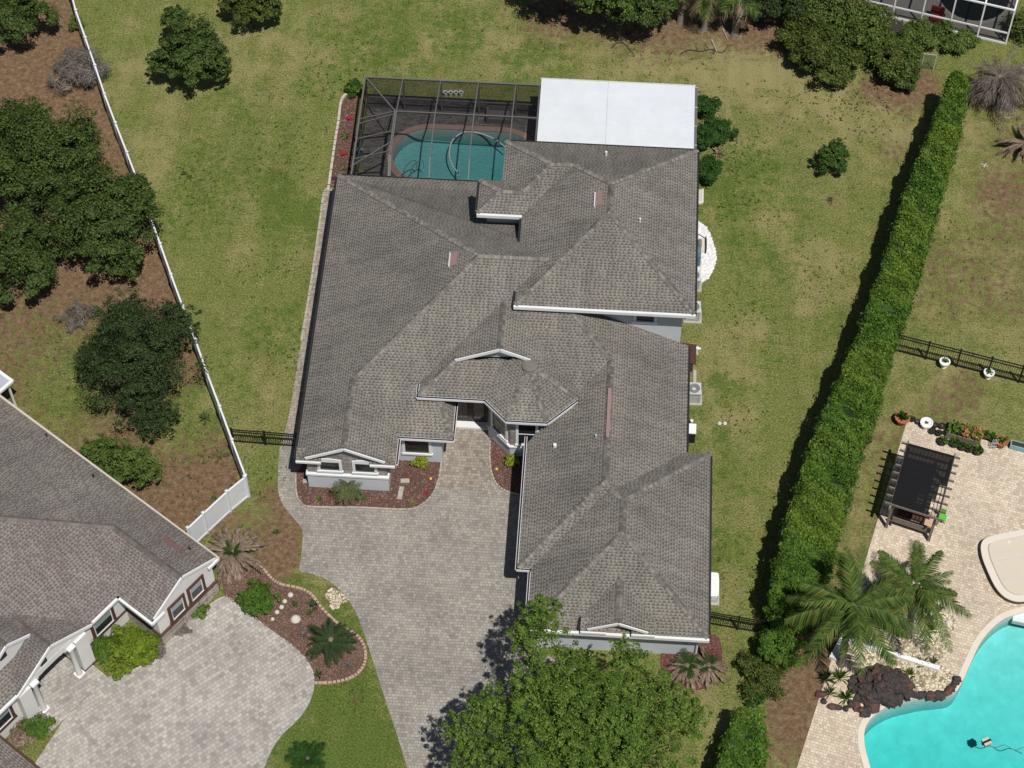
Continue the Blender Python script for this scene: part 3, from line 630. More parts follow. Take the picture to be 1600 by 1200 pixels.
# walls
def wall(name, pts, z0, z1, m, parent=house): return MB().prism(pts, z0, z1).build(name, m, parent)
def rect(x0, x1, y0, y1): return [(x0, y0), (x1, y0), (x1, y1), (x0, y1)]
wall('wall', rect(-9.7, -3.2, -5.1, 10.8), 0, 2.62, M['stucco']); wall('wall', rect(-3.21, 8.4, -2.5, 1.1), 0, 3.0, M['stucco'])
wall('wall', rect(-3.22, 8.5, 1.05, 10.8), 0, 2.62, M['stucco']); wall('wall', rect(.62, 8.52, 1.06, 10.79), 2.5, 6.06, M['stucco'])
wall('wall', rect(-.6, .63, 6.78, 10.78), 2.5, 6.05, M['stucco']); wall('wall', rect(-1.75, -.55, 6.77, 8.05), 2.5, 6.04, M['stucco'])
wall('wall', rect(1.55, 8.45, -12.1, -2.2), 0, 2.61, M['stucco']); wall('wall', rect(2.15, 9.7, -15.22, -5.95), 0, 2.6, M['stucco'])
wall('gable_wall', rect(-9.74, -5.76, -6.9, -4.8), 1.2, 2.66, M['stone']); wall('wainscot', rect(-9.78, -5.72, -6.98, -4.75), 0, 1.2, M['stucco']); wall('ledge', rect(-9.83, -5.67, -7.05, -4.7), 1.2, 1.33, M['band'])
bayp = [(-.95, -2.4), (-.95, -3.3), (.21, -4.46), (1.87, -4.46), (3.03, -3.3), (3.03, -2.4)]
wall('bay_wall', bayp, .9, 3.86, M['stone']); wall('bay_wainscot', [(-.99, -2.4), (-.99, -3.32), (.19, -4.5), (1.89, -4.5), (3.07, -3.32), (3.07, -2.4)], 0, .9, M['stucco'])
wall('bay_ledge', [(-1.05, -2.4), (-1.05, -3.35), (.16, -4.57), (1.92, -4.57), (3.13, -3.35), (3.13, -2.4)], .9, 1.0, M['band'])
def window(c, ang, wd, h, parent=house, fr=.14, frm=None, gm=None, arch=False, bars=1):
    "c centre on the wall face, ang = direction the window faces"
    n = Vector((math.cos(ang), math.sin(ang), 0)); t = Vector((-n.y, n.x, 0)); c = Vector(c); b = MB(); frm = frm or M['white']; up = Vector((0, 0, 1))
    def bx(u0, u1, v0, v1, d0, d1, bb):
        P = [c + t * u + up * v + n * d for d in (d0, d1) for u, v in ((u0, v0), (u1, v0), (u1, v1), (u0, v1))]; k = len(bb.v); bb.v += [tuple(p) for p in P]
        for q in ((3, 2, 1, 0), (4, 5, 6, 7), (0, 1, 5, 4), (1, 2, 6, 5), (2, 3, 7, 6), (3, 0, 4, 7)): bb.f.append(tuple(k + i for i in q))
    a, e = wd / 2, h / 2
    bx(-a - fr, -a, -e, e, -.02, .07, b); bx(a, a + fr, -e, e, -.02, .07, b); bx(-a - fr, a + fr, e, e + fr, -.02, .075, b)
    bx(-a - fr - .04, a + fr + .04, -e - fr, -e, -.02, .1, b)
    if arch:
        for i in range(6):
            u0, u1 = -a - fr + (2 * a + 2 * fr) * i / 6, -a - fr + (2 * a + 2 * fr) * (i + 1) / 6; um = (u0 + u1) / 2 / (a + fr)
            bx(u0, u1, e + fr, e + fr + .16 * math.sqrt(max(0, 1 - um * um)), -.02, .074, b)
    wo = b.build('window', frm, parent)
    g = MB(); bx(-a, a, -e, e, -.02, .02, g); g.build('pane', gm or M['glass'], wo)
    if bars:
        s = MB()
        for i in range(bars): bx(-a, a, -e + h * (i + 1) / (bars + 1) - .02, -e + h * (i + 1) / (bars + 1) + .02, .0, .04, s)
        s.build('sash_bar', frm, wo)
    return wo
SOUTH = -math.pi / 2
window((-8.6, -6.9, 2.0), SOUTH, .95, .78, arch=True, bars=0); window((-6.85, -6.9, 2.0), SOUTH, .95, .78, arch=True, bars=0)
window((-4.45, -5.1, 1.45), SOUTH, 1.2, 1.2, frm=M['white'], bars=0)
window((6.65, 1.06, 4.98), SOUTH, .9, .62, bars=0)
window((1.04, -4.46, 2.1), SOUTH, .85, 1.75, arch=True); window((-.37, -3.88, 2.1), math.radians(225), .95, 1.8)
dr = MB().box((-1.95, -2.53, 1.25), (1.75, .1, 2.5)).build('front_door', M['woodd'], house)
for x in (-2.38, -1.52): MB().box((x, -2.6, 1.35), (.5, .03, 1.7)).build('door_pane', M['glass'], dr)
MB().box((-2.0, -2.75, .09), (2.0, .45, .12)).build('door_step', M['band'], house)
MB().tube([(-5.6, -5.02, 2.5), (-5.6, -5.02, .1)], .05, 6).build('downspout', M['stucco'], house)
MB().tube([(9.75, -15.3, 2.5), (9.75, -15.3, .1)], .05, 6).build('downspout', M['white'], house)
# ridge vents and pipes
def plane_at(px, py, fx, fy, c):
    d = FWD + RGT * ((px - 800) / FPX) + UPV * ((600 - py) / FPX)
    t = (c + fx * CAMP.x + fy * CAMP.y - CAMP.z) / (d.z - fx * d.x - fy * d.y); return CAMP + d * t
def rvent(parent, P, slope_x, L, wd, n='ridge_vent'):
    b = MB(); an = math.atan(slope_x); Mr = Matrix.Rotation(-an, 3, 'Y')
    b.box((P.x, P.y, P.z + .05), (wd, L, .1), 0, Mr); o = b.build(n, M['pinkvent'], parent)
    e = Mr @ Vector((-wd / 2 - .03, 0, .03)); MB().box((P.x + e.x, P.y + e.y, P.z + e.z + .04), (.05, L + .04, .13), 0, Mr).build('vent_edge', M['white'], o)
rvent(rmain, plane_at(709, 406, SL, 0, ZE - SL * xw), SL, .85, .36); rvent(ru, plane_at(936, 312, SL, 0, Z2 - SL * x20), SL, .9, .36)
MB().box((xmr, -4.75, zm + .06), (.17, 2.9, .1)).build('ridge_vent', M['pinkvent'], rmain)
for par, P, r, h, mm in ((rmain, plane_at(867, 698, SL, 0, ZE - SL * xm0), .09, .2, M['plastic_w']), (rmain, plane_at(931, 684, SL, 0, ZE - SL * xm0), .05, .25, M['acgrey']), (ru, plane_at(947, 243, 0, -SL, Z2 + SL * yn), .06, .3, M['plastic_w']), (ru, plane_at(1000, 346, -SL, 0, Z2 + SL * x21), .05, .25, M['plastic_w'])):
    MB().tube([(P.x, P.y, P.z - .05), (P.x, P.y, P.z + h)], r, 8).build('vent_pipe', mm, par)

# loose weeds in the grass, thickest where the photo shows dark tufts
wq = []
for px_, py_, r_, n_ in ((1150, 240, 70, 420), (1110, 330, 40, 160), (1290, 430, 60, 160), (320, 300, 70, 260), (430, 230, 80, 320), (520, 130, 70, 260), (600, 70, 120, 220), (1180, 330, 60, 160), (1340, 160, 70, 380), (1250, 150, 80, 200), (440, 560, 50, 160), (430, 420, 60, 140), (1140, 640, 50, 120), (1160, 500, 60, 140), (800, 60, 120, 160), (1480, 420, 120, 260), (80, 560, 120, 420), (300, 720, 70, 300), (240, 620, 60, 120), (545, 1090, 30, 90), (1150, 900, 50, 120), (420, 740, 40, 120), (120, 200, 80, 60), (1000, 95, 120, 200)):
    c_ = A(px_, py_); q_ = RNG.normal(0, r_ / 30 * .6, (n_ // 3, 2)) + (c_.x, c_.y)
    q_ = np.repeat(q_, 3, 0) + RNG.normal(0, .05, (len(q_) * 3, 2)); wq.append(np.column_stack([q_, RNG.uniform(.015, .05, len(q_))]))
wq = np.concatenate(wq); nr_w = RNG.normal(size=wq.shape); nr_w[:, 2] = np.abs(nr_w[:, 2]) + .8
keep_ = ~(((wq[:, 0] > -11) & (wq[:, 0] < 10.5) & (wq[:, 1] > -17) & (wq[:, 1] < 20)))
wo_ = quads('lawn_weeds', rand_quads(wq[keep_], nr_w[keep_], RNG.uniform(.03, .09, keep_.sum()), RNG.uniform(.02, .045, keep_.sum())), leafmat('weed_leaf', (.03, .05, .012), (.09, .12, .03), .2), None, (0, 0, 0), 'stuff')
setp(wo_, 'dark green weed tufts scattered through the lawns', 'weeds')
# ------------------------------------------------------------------ pool, screen cage, patio cover
from mathutils.geometry import tessellate_polygon
def holed(name, outer, inner, z, m, parent=None, drop=.1):
    a = [Vector((p[0], p[1], z)) for p in outer]; b = [Vector((p[0], p[1], z)) for p in inner]; t = tessellate_polygon([a, b]); mb = MB()
    mb.v = [tuple(p) for p in a + b]
    for q in t:
        p0, p1, p2 = (Vector(mb.v[i]) for i in q)
        mb.f.append(tuple(q) if (p1 - p0).cross(p2 - p0).z > 0 else tuple(q[::-1]))
    for L in (outer, inner):
        k = len(mb.v); n = len(L); mb.v += [(p[0], p[1], z) for p in L] + [(p[0], p[1], z - drop) for p in L]
        for i in range(n): mb.f.append((k + i, k + (i + 1) % n, k + n + (i + 1) % n, k + n + i))
    return mb.build(name, m, parent)
def grow(poly, d):
    n = len(poly); out = []; ar = sum(poly[i][0] * poly[(i + 1) % n][1] - poly[(i + 1) % n][0] * poly[i][1] for i in range(n)); sg = 1 if ar > 0 else -1
    for i in range(n):
        a = Vector((*poly[i - 1], 0)); b = Vector((*poly[i], 0)); c = Vector((*poly[(i + 1) % n], 0)); t = (c - a).normalized(); out.append((b.x + t.y * d * sg, b.y - t.x * d * sg))
    return out
def basin(parent, poly, depth, m, zt=.0):
    b = MB(); n = len(poly); b.v = [(p[0], p[1], zt) for p in poly] + [(p[0], p[1], -depth) for p in poly]
    for i in range(n): b.f.append((i, (i + 1) % n, n + (i + 1) % n, n + i))
    b.f.append(tuple(n + i for i in range(n))); return b.build('basin', m, parent)
def fill(parent, poly, depth, m, zt=-.1, slope=(0, 0, 0)):
    "closed body of water whose floor slopes; the basin floor follows it"
    q = grow(poly, -.01); n = len(q); cx_ = sum(p[0] for p in q) / n; cy_ = sum(p[1] for p in q) / n; b = MB(); zf = lambda p: -depth + slope[0] * (p[0] - cx_) + slope[1] * (p[1] - cy_)
    b.v = [(p[0], p[1], zt) for p in q] + [(p[0], p[1], zf(p)) for p in q]; b.f.append(tuple(range(n))); b.f.append(tuple(2 * n - 1 - i for i in range(n)))
    for i in range(n): b.f.append((n + i, n + (i + 1) % n, (i + 1) % n, i))
    if sum(q[i][0] * q[(i + 1) % n][1] - q[(i + 1) % n][0] * q[i][1] for i in range(n)) < 0: b.f = [f[::-1] for f in b.f]
    o = b.build('water', m, parent); fl = MB().poly([(p[0], p[1], zf(p) - .012) for p in (poly if sum(poly[i][0] * poly[(i + 1) % n][1] - poly[(i + 1) % n][0] * poly[i][1] for i in range(n)) > 0 else poly[::-1])]).build('pool_floor', M['plaster'] if parent.name == 'swimming_pool' else M['plaster_r'], parent); return o
deck = holed('patio_deck', [(-9.45, 10.6), (9.0, 10.6), (9.0, 19.75), (-9.45, 19.75)], grow(POOL, .1), .034, M['deck']); deck['kind'] = 'structure'
pool = thing('swimming_pool', (-3.7, 15.4, 0), 'teal swimming pool with rounded end under the dark screen cage', 'pool')
basin(pool, POOL, 2.6, M['plaster'], .03); fill(pool, POOL, 1.05, M['water'], slope=(-.05, 0))
holed('coping', grow(POOL, .36), POOL, .06, M['coping'], pool, .05)
rl = MB()
for o in (0, .42):
    p = A(633 + o * 26, 271); rl.tube(smooth_path([(p.x, p.y - .5, .04), (p.x, p.y - .45, .75), (p.x + .25, p.y, .9), (p.x + .55, p.y + .5, .55), (p.x + .6, p.y + .6, -.2)], 5), .03, 6)
rl.build('hand_rail', M['chrome'], pool)
MB().tube(smooth_path([A(x, y, -.085) for x, y in ((718, 272), (708, 260), (702, 243), (704, 226), (712, 214), (728, 206), (752, 209), (774, 218), (792, 232))], 5), .04, 6).solo('cleaner_hose', M['hose'], 'pale curved suction hose floating on the teal pool', 'hose')
# cage
CY0, CZ0, CZ1 = 18.72, 2.6, 3.55; CYi = A(700, 178, CZ1).y; CXo = -9.5; CXi = A(617, 176, CZ1).x; CXe = .38; CYs = 11.25; CYt = 12.25
cage = thing('pool_cage', (-4.5, 15.0, 0), 'dark bronze screen enclosure with mansard roof over the rear pool', 'screen enclosure')
bx_ = [A(630, 121.5, CZ0).x, A(689, 124, CZ0).x, A(748, 127, CZ0).x, A(806.5, 130, CZ0).x]
def beam(pts, wd=.07, h=.12, name='beam', m=None, par=cage):
    b = MB()
    for a, c in zip(pts[:-1], pts[1:]): b.bar(a, c, wd, h)
    return b.build(name, m or M['bronze'], par)
for x in bx_: beam([(x, CY0, CZ0), (x, CYi, CZ1), (x, CYt, CZ1), (x, CYs + .08, CZ0 + .22)], .06)
beam([(CXo, CY0, CZ0), (CXe, CY0, CZ0)], .08); beam([(CXo, CY0, CZ0), (CXo, CYs, CZ0)], .09); beam([(CXi, CYi, CZ1 - .01), (CXe, CYi, CZ1 - .01)], .06)
beam([(CXi, CYi, CZ1), (CXi, CYt, CZ1), (CXi, CYs + .08, CZ0 + .22)], .07); beam([(CXo, CY0, CZ0), (CXi, CYi, CZ1)], .07); beam([(CXe, CY0, CZ0), (CXe, CYs, CZ0)], .12)
yl = [CYi, CYi - 1.45, CYi - 2.9]
for y0, y1 in ((yl[0] + 1.5, yl[0]), (yl[0], yl[1]), (yl[1], yl[2])): beam([(CXo, (y0 + y1) / 2 - .6, CZ0), (CXi, y1, CZ1)], .055, .08, 'purlin')
beam([(CXo, CYi - .2, CZ0), (CXi, CYi - .2, CZ1)], .055, .08, 'purlin'); beam([(CXo, CYs + .9, CZ0), (CXi, CYs + 1.9, CZ1)], .055, .08, 'purlin')
xp = [CXo] + bx_ + [CXe]
for x in xp: beam([(x, CY0, .03), (x, CY0, CZ0)], .09, .09, 'post')
for y in (CYi, CYi - 2.2, CYs + .1): beam([(CXo, y, .03), (CXo, y, CZ0)], .09, .09, 'post')
beam([(CXo, CY0, 1.0), (CXe, CY0, 1.0)], .05, .07, 'rail'); beam([(CXo, CY0, 1.0), (CXo, CYs, 1.0)], .05, .07, 'rail')
beam([(CXo, CY0, .06), (CXe, CY0, .06)], .08, .08, 'rail'); beam([(CXo, CY0 - 2.6, .1), (CXo, CYi, CZ0)], .05, .05, 'brace')
def pan(pts): MB().poly(pts).build('screen_panel', M['screen'], cage)
xi = [CXi] + bx_[1:] + [CXe]; xi2 = [CXi] + [x for x in bx_ if x > CXi + .3] + [CXe]
for a, c in zip(xp[:-1], xp[1:]): pan([(a, CY0 + .01, .05), (c, CY0 + .01, .05), (c, CY0 + .01, CZ0), (a, CY0 + .01, CZ0)])
for i, (a, c) in enumerate(zip(xp[:-1], xp[1:])):
    ai = max(a, CXi); ci = max(c, CXi)
    pan([(a, CY0, CZ0 + .02), (ai, CYi, CZ1 + .02), (ci, CYi, CZ1 + .02), (c, CY0, CZ0 + .02)])
for a, c in zip(xi2[:-1], xi2[1:]): pan([(a, CYi, CZ1 + .02), (a, CYt, CZ1 + .02), (c, CYt, CZ1 + .02), (c, CYi, CZ1 + .02)]); pan([(a, CYt, CZ1 + .02), (a, CYs + .08, CZ0 + .24), (c, CYs + .08, CZ0 + .24), (c, CYt, CZ1 + .02)])
ysd = [CY0, CYi, CYi - 2.2, CYs]
for a, c in zip(ysd[:-1], ysd[1:]): pan([(CXo - .01, a, .05), (CXo - .01, a, CZ0), (CXo - .01, c, CZ0), (CXo - .01, c, .05)])
pan([(CXo, CY0, CZ0 + .02), (CXo, CYs, CZ0 + .02), (CXi, CYt, CZ1 + .02), (CXi, CYi, CZ1 + .02)]); pan([(CXo, CYs, CZ0 + .02), (CXi, CYs + .08, CZ0 + .24), (CXi, CYt, CZ1 + .02)])
# white insulated patio cover
pc = thing('patio_cover', (4.7, 15, 0), 'flat bright white insulated patio roof behind the house beside the pool cage', 'patio cover')
for a, c in ((.44, 4.19), (4.2, 9.05)): MB().prism([(a, 10.9), (c, 10.9), (c, 19.0), (a, 19.0)], 2.72, 2.86).build('roof_panel', M['whiteroof'], pc)
for y in np.arange(12, 19, 1.22): MB().box((4.75, y, 2.864), (8.58, .02, .012)).build('panel_seam', M['whiteroof'], pc)
MB().box((9.13, 15, 2.78), (.14, 8.1, .14)).build('side_gutter', M['bronze'], pc); MB().box((4.75, 19.05, 2.78), (8.7, .1, .15)).build('rear_gutter', M['acgrey'], pc)
for y in (14.6, 16.0, 17.4, 18.9): MB().box((9.1, y, 1.38), (.1, .1, 2.68)).build('post', M['bronze'], pc); MB().box((9.13, y, 2.86), (.17, .03, .03)).build('gutter_strap', M['acgrey'], pc)
for x in (.5, 3.3, 6.2): MB().box((x, 18.9, 1.38), (.1, .1, 2.68)).build('post', M['bronze'], pc)
for i in range(9): MB().box((8.5 + RNG.uniform(-.35, .3), 14.6 + i * .42, 2.868), (.05, .05, .01)).build('roof_screw', M['acgrey'], pc)
# patio things
p = A(781, 186); sf = thing('patio_sofa', p, 'grey wicker patio sofa on the deck behind the pool', 'sofa')
MB().box((p.x, p.y, .22), (1.5, .8, .36)).build('seat', M['furn'], sf); MB().box((p.x, p.y + .36, .5), (1.5, .14, .5)).build('backrest', M['furn'], sf)
for s in (-.7, .7): MB().box((p.x + s, p.y, .36), (.12, .84, .5)).build('armrest', M['furn'], sf)
for i, nm in enumerate(('leftmost', 'second from left', 'third from left', 'rightmost')):
    p = A(696 + i * 8.1, 149.5); t = thing('planter_pot', p, f'{nm} of four small white pots behind the pool', 'pot', 'four small white pots in a row behind the cage')
    MB().lathe(p, [(.09, 0), (.13, .3), (.14, .32), (.11, .32), (.1, .24)], 10).build('pot', M['plastic_w'], t); MB().lathe(p + Vector((0, 0, .24)), [(.1, 0), (.02, .02)], 8).build('soil', M['soil'], t)
p = A(563, 243); t = thing('pool_toy_bin', p, 'small blue bin standing inside the left wall of the pool cage', 'bin'); MB().lathe(p, [(.14, .03), (.2, .5), (.21, .52), (.18, .5)], 12).build('body', M['blue'], t); MB().tube([p + Vector((-.2, 0, .5)), p + Vector((0, 0, .62)), p + Vector((.2, 0, .5))], .012, 5).build('handle', M['plastic_w'], t)

# ------------------------------------------------------------------ equipment along the right wall
def condenser(P, wd, h, label, hid=0):
    t = thing('air_conditioner', (P.x, P.y, 0), label, 'air conditioner', 'condensers along the right wall')
    x, y = P.x, P.y; MB().box((x, y, .05), (wd + .2, wd + .2, .1)).build('pad', M['concrete'], t)
    b = MB()
    for sx in (-1, 1):
        for sy in (-1, 1): b.box((x + sx * (wd / 2 - .04), y + sy * (wd / 2 - .04), h / 2 + .07), (.08, .08, h - .06))
    b.build('corner_posts', M['acgrey'], t); MB().box((x, y, h / 2 + .07), (wd - .06, wd - .06, h - .08)).build('coil', M['acdark'], t)
    g = MB()
    for i in range(7): g.box((x, y, .18 + i * (h - .2) / 7), (wd - .02, wd - .02, .012))
    g.build('louvres', M['acgrey'], t)
    n = 20; r = wd * .42; zt = h + .1; c = MB(); o = [(x + s * wd / 2, y + q * wd / 2) for s, q in ((-1, -1), (1, -1), (1, 1), (-1, 1))]
    to = holed('top_cover', o, [(x + r * math.cos(2 * math.pi * i / n), y + r * math.sin(2 * math.pi * i / n)) for i in range(n)], zt, M['acgrey'], t, .09)
    MB().lathe((x, y, zt - .16), [(r * .98, 0), (.02, .01)], 16).build('fan_well', M['acdark'], t)
    f = MB(); f.lathe((x, y, zt - .1), [(.1, 0), (.1, .05), (.03, .07)], 10)
    for i in range(3):
        a = i * 2.094; f.bar((x, y, zt - .08), (x + r * .9 * math.cos(a), y + r * .9 * math.sin(a), zt - .08), .16, .012)
    f.build('fan', M['acgrey'], t); gr = MB()
    for q in (.4, .7, .97): gr.tube([(x + r * q * math.cos(2 * math.pi * i / n), y + r * q * math.sin(2 * math.pi * i / n), zt) for i in range(n + 1)], .006, 4, False)
    gr.build('grille', M['acgrey'], t); return t
condenser(A(1084.5, 606, .95), .74, .82, 'light grey air conditioner beside the brown cover at the lower roof edge')
condenser(A(1084, 478, .95), .76, .8, 'grey air conditioner at the corner below the upper storey window')
condenser(A(1084.5, 429, .95), .72, .8, 'grey air conditioner next to the white gravel patch')
wg = sm2([(1078, 345), (1092, 347), (1104, 356), (1113, 375), (1119, 402), (1114, 422), (1104, 437), (1078, 440)], 4)
gvl = sheet('gravel_patch', wg, .03, M['whitebase']); stones('white_gravel', wg, 900, .03, .08, M['gravel_w'], gvl)
eq = A(1090, 415); t = thing('pool_filter', eq, 'dull blue pool heater box on the white gravel', 'pool equipment')
MB().box((eq.x - .05, eq.y + .3, .45), (.34, .75, .82)).build('housing', M['blue'], t); MB().box((eq.x - .05, eq.y + .3, .88), (.36, .3, .04)).build('vent', M['acdark'], t); MB().box((eq.x - .05, eq.y + .3, .02), (.5, .9, .05)).build('pad', M['concrete'], t)
p = A(1096, 384); t = thing('pool_pump', p, 'pool pump on a pale pad with black pipes on white gravel', 'pool equipment')
MB().box((p.x - .05, p.y, .05), (.55, .95, .08)).build('pad', M['beige'], t); MB().tube([(p.x - .1, p.y + .2, .25), (p.x - .1, p.y - .25, .25)], .1, 10).build('motor', M['acdark'], t)
MB().tube(smooth_path([(p.x + .22, p.y + .5, .2), (p.x + .24, p.y - .1, .22), (p.x + .22, p.y - .6, .15)], 4), .04, 6).build('pipe', M['black'], t); MB().tube(smooth_path([(p.x - .35, p.y + .45, .3), (p.x - .1, p.y + .62, .35), (p.x + .2, p.y + .45, .2)], 4), .035, 6).build('white_pipe', M['plastic_w'], t)
p = A(1114.5, 944); x0, x1 = p.x - .55, p.x + .2; gt = thing('standby_generator', (p.x, p.y + .6, 0), 'white box generator beside the garage right wall', 'generator')
MB().box(((x0 + x1) / 2, p.y + .66, .05), (x1 - x0 + .16, 1.5, .1)).build('pad', M['concrete'], gt); MB().box(((x0 + x1) / 2, p.y + .66, .4), (x1 - x0 - .04, 1.24, .6)).build('housing', M['acgrey'], gt)
b = MB(); L = [((x0 + x1) / 2 + sx * ((x1 - x0) / 2 - r) + r * math.cos(a), p.y + .66 + sy * (.66 - r) + r * math.sin(a)) for r in (.12,) for sx, sy, a0 in ((1, 1, 0), (-1, 1, 90), (-1, -1, 180), (1, -1, 270)) for a in (math.radians(a0 + q) for q in (0, 30, 60, 90))]
b.prism(L, .7, .78); k = len(b.v); b.prism(grow(L, -.05), .775, .81); b.build('lid', M['plastic_w'], gt)
for s in (-.16, .16): MB().box(((x0 + x1) / 2 + s, p.y + .035, .48), (.26, .03, .3)).build('vent', M['plastic_w'], gt)
p = A(1078, 693); t = thing('utility_cabinet', p, 'black cabinet with white top against the right wall near the garage', 'cabinet')
MB().box((p.x, p.y + .3, .45), (.46, .55, .86)).build('body', M['black'], t); MB().box((p.x, p.y + .3, .91), (.5, .6, .06)).build('top', M['plastic_w'], t)
p = A(1080, 664); MB().lathe(p, [(.05, 0), (.05, .35), (.09, .36), (.08, .44), (.02, .47)], 10).solo('vent_cap', M['plastic_w'], 'small white capped pipe behind the black cabinet', 'pipe')
p = A(1080, 580); t = thing('equipment_cover', p, 'dark brown cover against the wall above the light grey condenser', 'cover')
b = MB(); b.slab([(8.5, p.y - .1, .95), (p.x + .2, p.y - .1, .8), (p.x + .2, p.y + 1.15, .8), (8.5, p.y + 1.15, .95)], .05); b.build('lid', M['cushion'], t); MB().box(((8.5 + p.x) / 2, p.y + .5, .4), (p.x - 8.5 + .1, 1.1, .78)).build('box', M['woodd'], t)
p = A(1088, 552); MB().box((p.x, p.y, .25), (.16, .16, .5)).box((p.x + .1, p.y, .42), (.22, .08, .1)).solo('hose_bib', M['plastic_w'], 'small white tap post at the right wall below the upper storey', 'tap')
p = A(1086, 590); MB().box((p.x - .02, p.y, .04), (.16, .9, .08)).solo('concrete_strip', M['concrete'], 'short pale concrete strip behind the light grey condenser', 'concrete')
p = A(1092, 308); t = thing('step_pad', p, 'pale edged concrete step at the right wall below the shrubs', 'step'); MB().box((p.x - .1, p.y, .06), (.55, .95, .1)).build('slab', M['acgrey'], t); MB().box((p.x + .2, p.y, .08), (.1, 1.0, .14)).box((p.x - .1, p.y - .5, .079), (.5, .1, .14)).build('edge', M['coping_w'], t)
for nm, q in (('left', (1124, 662)), ('right', (1132.5, 662))):
    p = A(*q); b = MB(); b.lathe(p, [(.09, -.02), (.12, .04), (.07, .11), (.02, .13)], 7); b.solo('pale_stone', M['pale_rock'], f'{nm} of two small pale stones on the right lawn', 'stone')
# ------------------------------------------------------------------ plants: builders
def leaves(lobes, n, leaf, seed, clump=.3, ncl=26, asp=.6, upb=.55, floor=-.35, jit=.6):
    "lobes: (centre, rx, ry, rz). Clumps of leaf quads through the outer part of every lobe"
    rng = np.random.default_rng(seed); Q = []; tot = sum(l[1] * l[2] for l in lobes)
    for c, rx, ry, rz in lobes:
        c = np.array(c); R = np.array((rx, ry, rz)); k = int(ncl); nl = int(n * rx * ry / tot); per = max(3, nl // k)
        d = rng.normal(size=(k * 3, 3)); d /= np.linalg.norm(d, axis=1, keepdims=True); d = d[d[:, 2] > floor][:k]
        rad = rng.uniform(.5, 1.0, (len(d), 1)) + (rng.uniform(0, 1, (len(d), 1)) > .8) * rng.uniform(0, .22, (len(d), 1)); cc = c + d * R * rad; cr = clump * R.mean() * rng.uniform(.6, 1.3, len(d))
        for ci, r, dd in zip(cc, cr, d):
            q = rng.normal(size=(per, 3)); q /= np.linalg.norm(q, axis=1, keepdims=True); q[:, 2] = np.where(q[:, 2] < -.3, -q[:, 2] * .6, q[:, 2])
            P = ci + q * r * (rng.uniform(0, 1, (per, 1)) ** .55) * np.array((1, 1, .75))
            nr = q * .7 + dd * .4 + np.array((0, 0, upb)) + rng.normal(size=(per, 3)) * jit * .6
            s = leaf * rng.uniform(.6, 1.35, per); Q.append(rand_quads(P, nr, s, s * asp, rng))
        nf = int(nl * .25); q = rng.normal(size=(nf, 3)); q /= np.linalg.norm(q, axis=1, keepdims=True); q[:, 2] = np.abs(q[:, 2]) - .2
        P = c + q * R * rng.uniform(.25, .8, (nf, 1)); s = leaf * rng.uniform(.8, 1.5, nf); Q.append(rand_quads(P, q + rng.normal(size=(nf, 3)) * .5, s, s * asp, rng))
    return np.concatenate(Q)
def limbs(base, tops, r0, name='trunk', m=None, parent=None, seed=1):
    rnd = random.Random(seed); b = MB(); base = Vector(base); tc = sum((Vector(t) for t in tops), Vector()) / len(tops); fk = base + Vector(((tc.x - base.x) * .3, (tc.y - base.y) * .3, (tc.z - base.z) * .45))
    b.tube([base + Vector((0, 0, -.05)), base * .5 + fk * .5 + Vector((rnd.uniform(-.06, .06), rnd.uniform(-.06, .06), 0)), fk], [r0 * 1.25, r0 * .95, r0 * .75], 9)
    for t in tops:
        t = Vector(t); md = fk * .5 + t * .5 + Vector((rnd.uniform(-.25, .25), rnd.uniform(-.25, .25), .25)); b.tube([fk - Vector((0, 0, .1)), md, t], [r0 * .6, r0 * .38, r0 * .1], 6)
        for i in range(2):
            e = t + Vector((rnd.uniform(-1, 1), rnd.uniform(-1, 1), rnd.uniform(-.1, .6))) * (r0 * 2.2); b.tube([md, e], [r0 * .28, r0 * .06], 5)
    return b.build(name, m or M['bark'], parent, smooth=True)
def tree(name, px, py, z, rx, ry, rz, n, mat, label, group=None, leaf=.11, seed=1, extra=(), cat='tree', r0=None, ncl=34, clump=.3, mat2=None, base=None):
    "px,py: pixel of the crown centre, which is at height z"
    leaf *= .6; n = int(n * 2.0); ncl = int(ncl * 1.6); clump *= .72
    c = A(px, py, z); lobes = [(tuple(c), rx, ry, rz)] + [(tuple(A(a, b, zz)), q, q, q * .85) for a, b, zz, q in extra]
    bs_ = Vector(base) if base else Vector((c.x, c.y, 0)); t = thing(name, bs_, label, cat, group)
    tops = [Vector(l[0]) + Vector((math.cos(i * 2.4) * l[1] * .5, math.sin(i * 2.4) * l[2] * .5, l[3] * .15)) for l in lobes if l[1] > 1.2 or len(lobes) < 8 for i in range(5 if len(lobes) == 1 else 3)]
    limbs(bs_, tops, r0 or max(.05, rx * .055), parent=t, seed=seed)
    quads('crown', leaves(lobes, n, leaf, seed, ncl=ncl, clump=clump), mat, t)
    if mat2: quads('young_leaves', leaves([(a, b * 1.03, cc * 1.03, d * 1.05) for a, b, cc, d in lobes], n // 6, leaf * .9, seed + 50, ncl=ncl, clump=clump * .8, floor=.1), mat2, t)
    return t
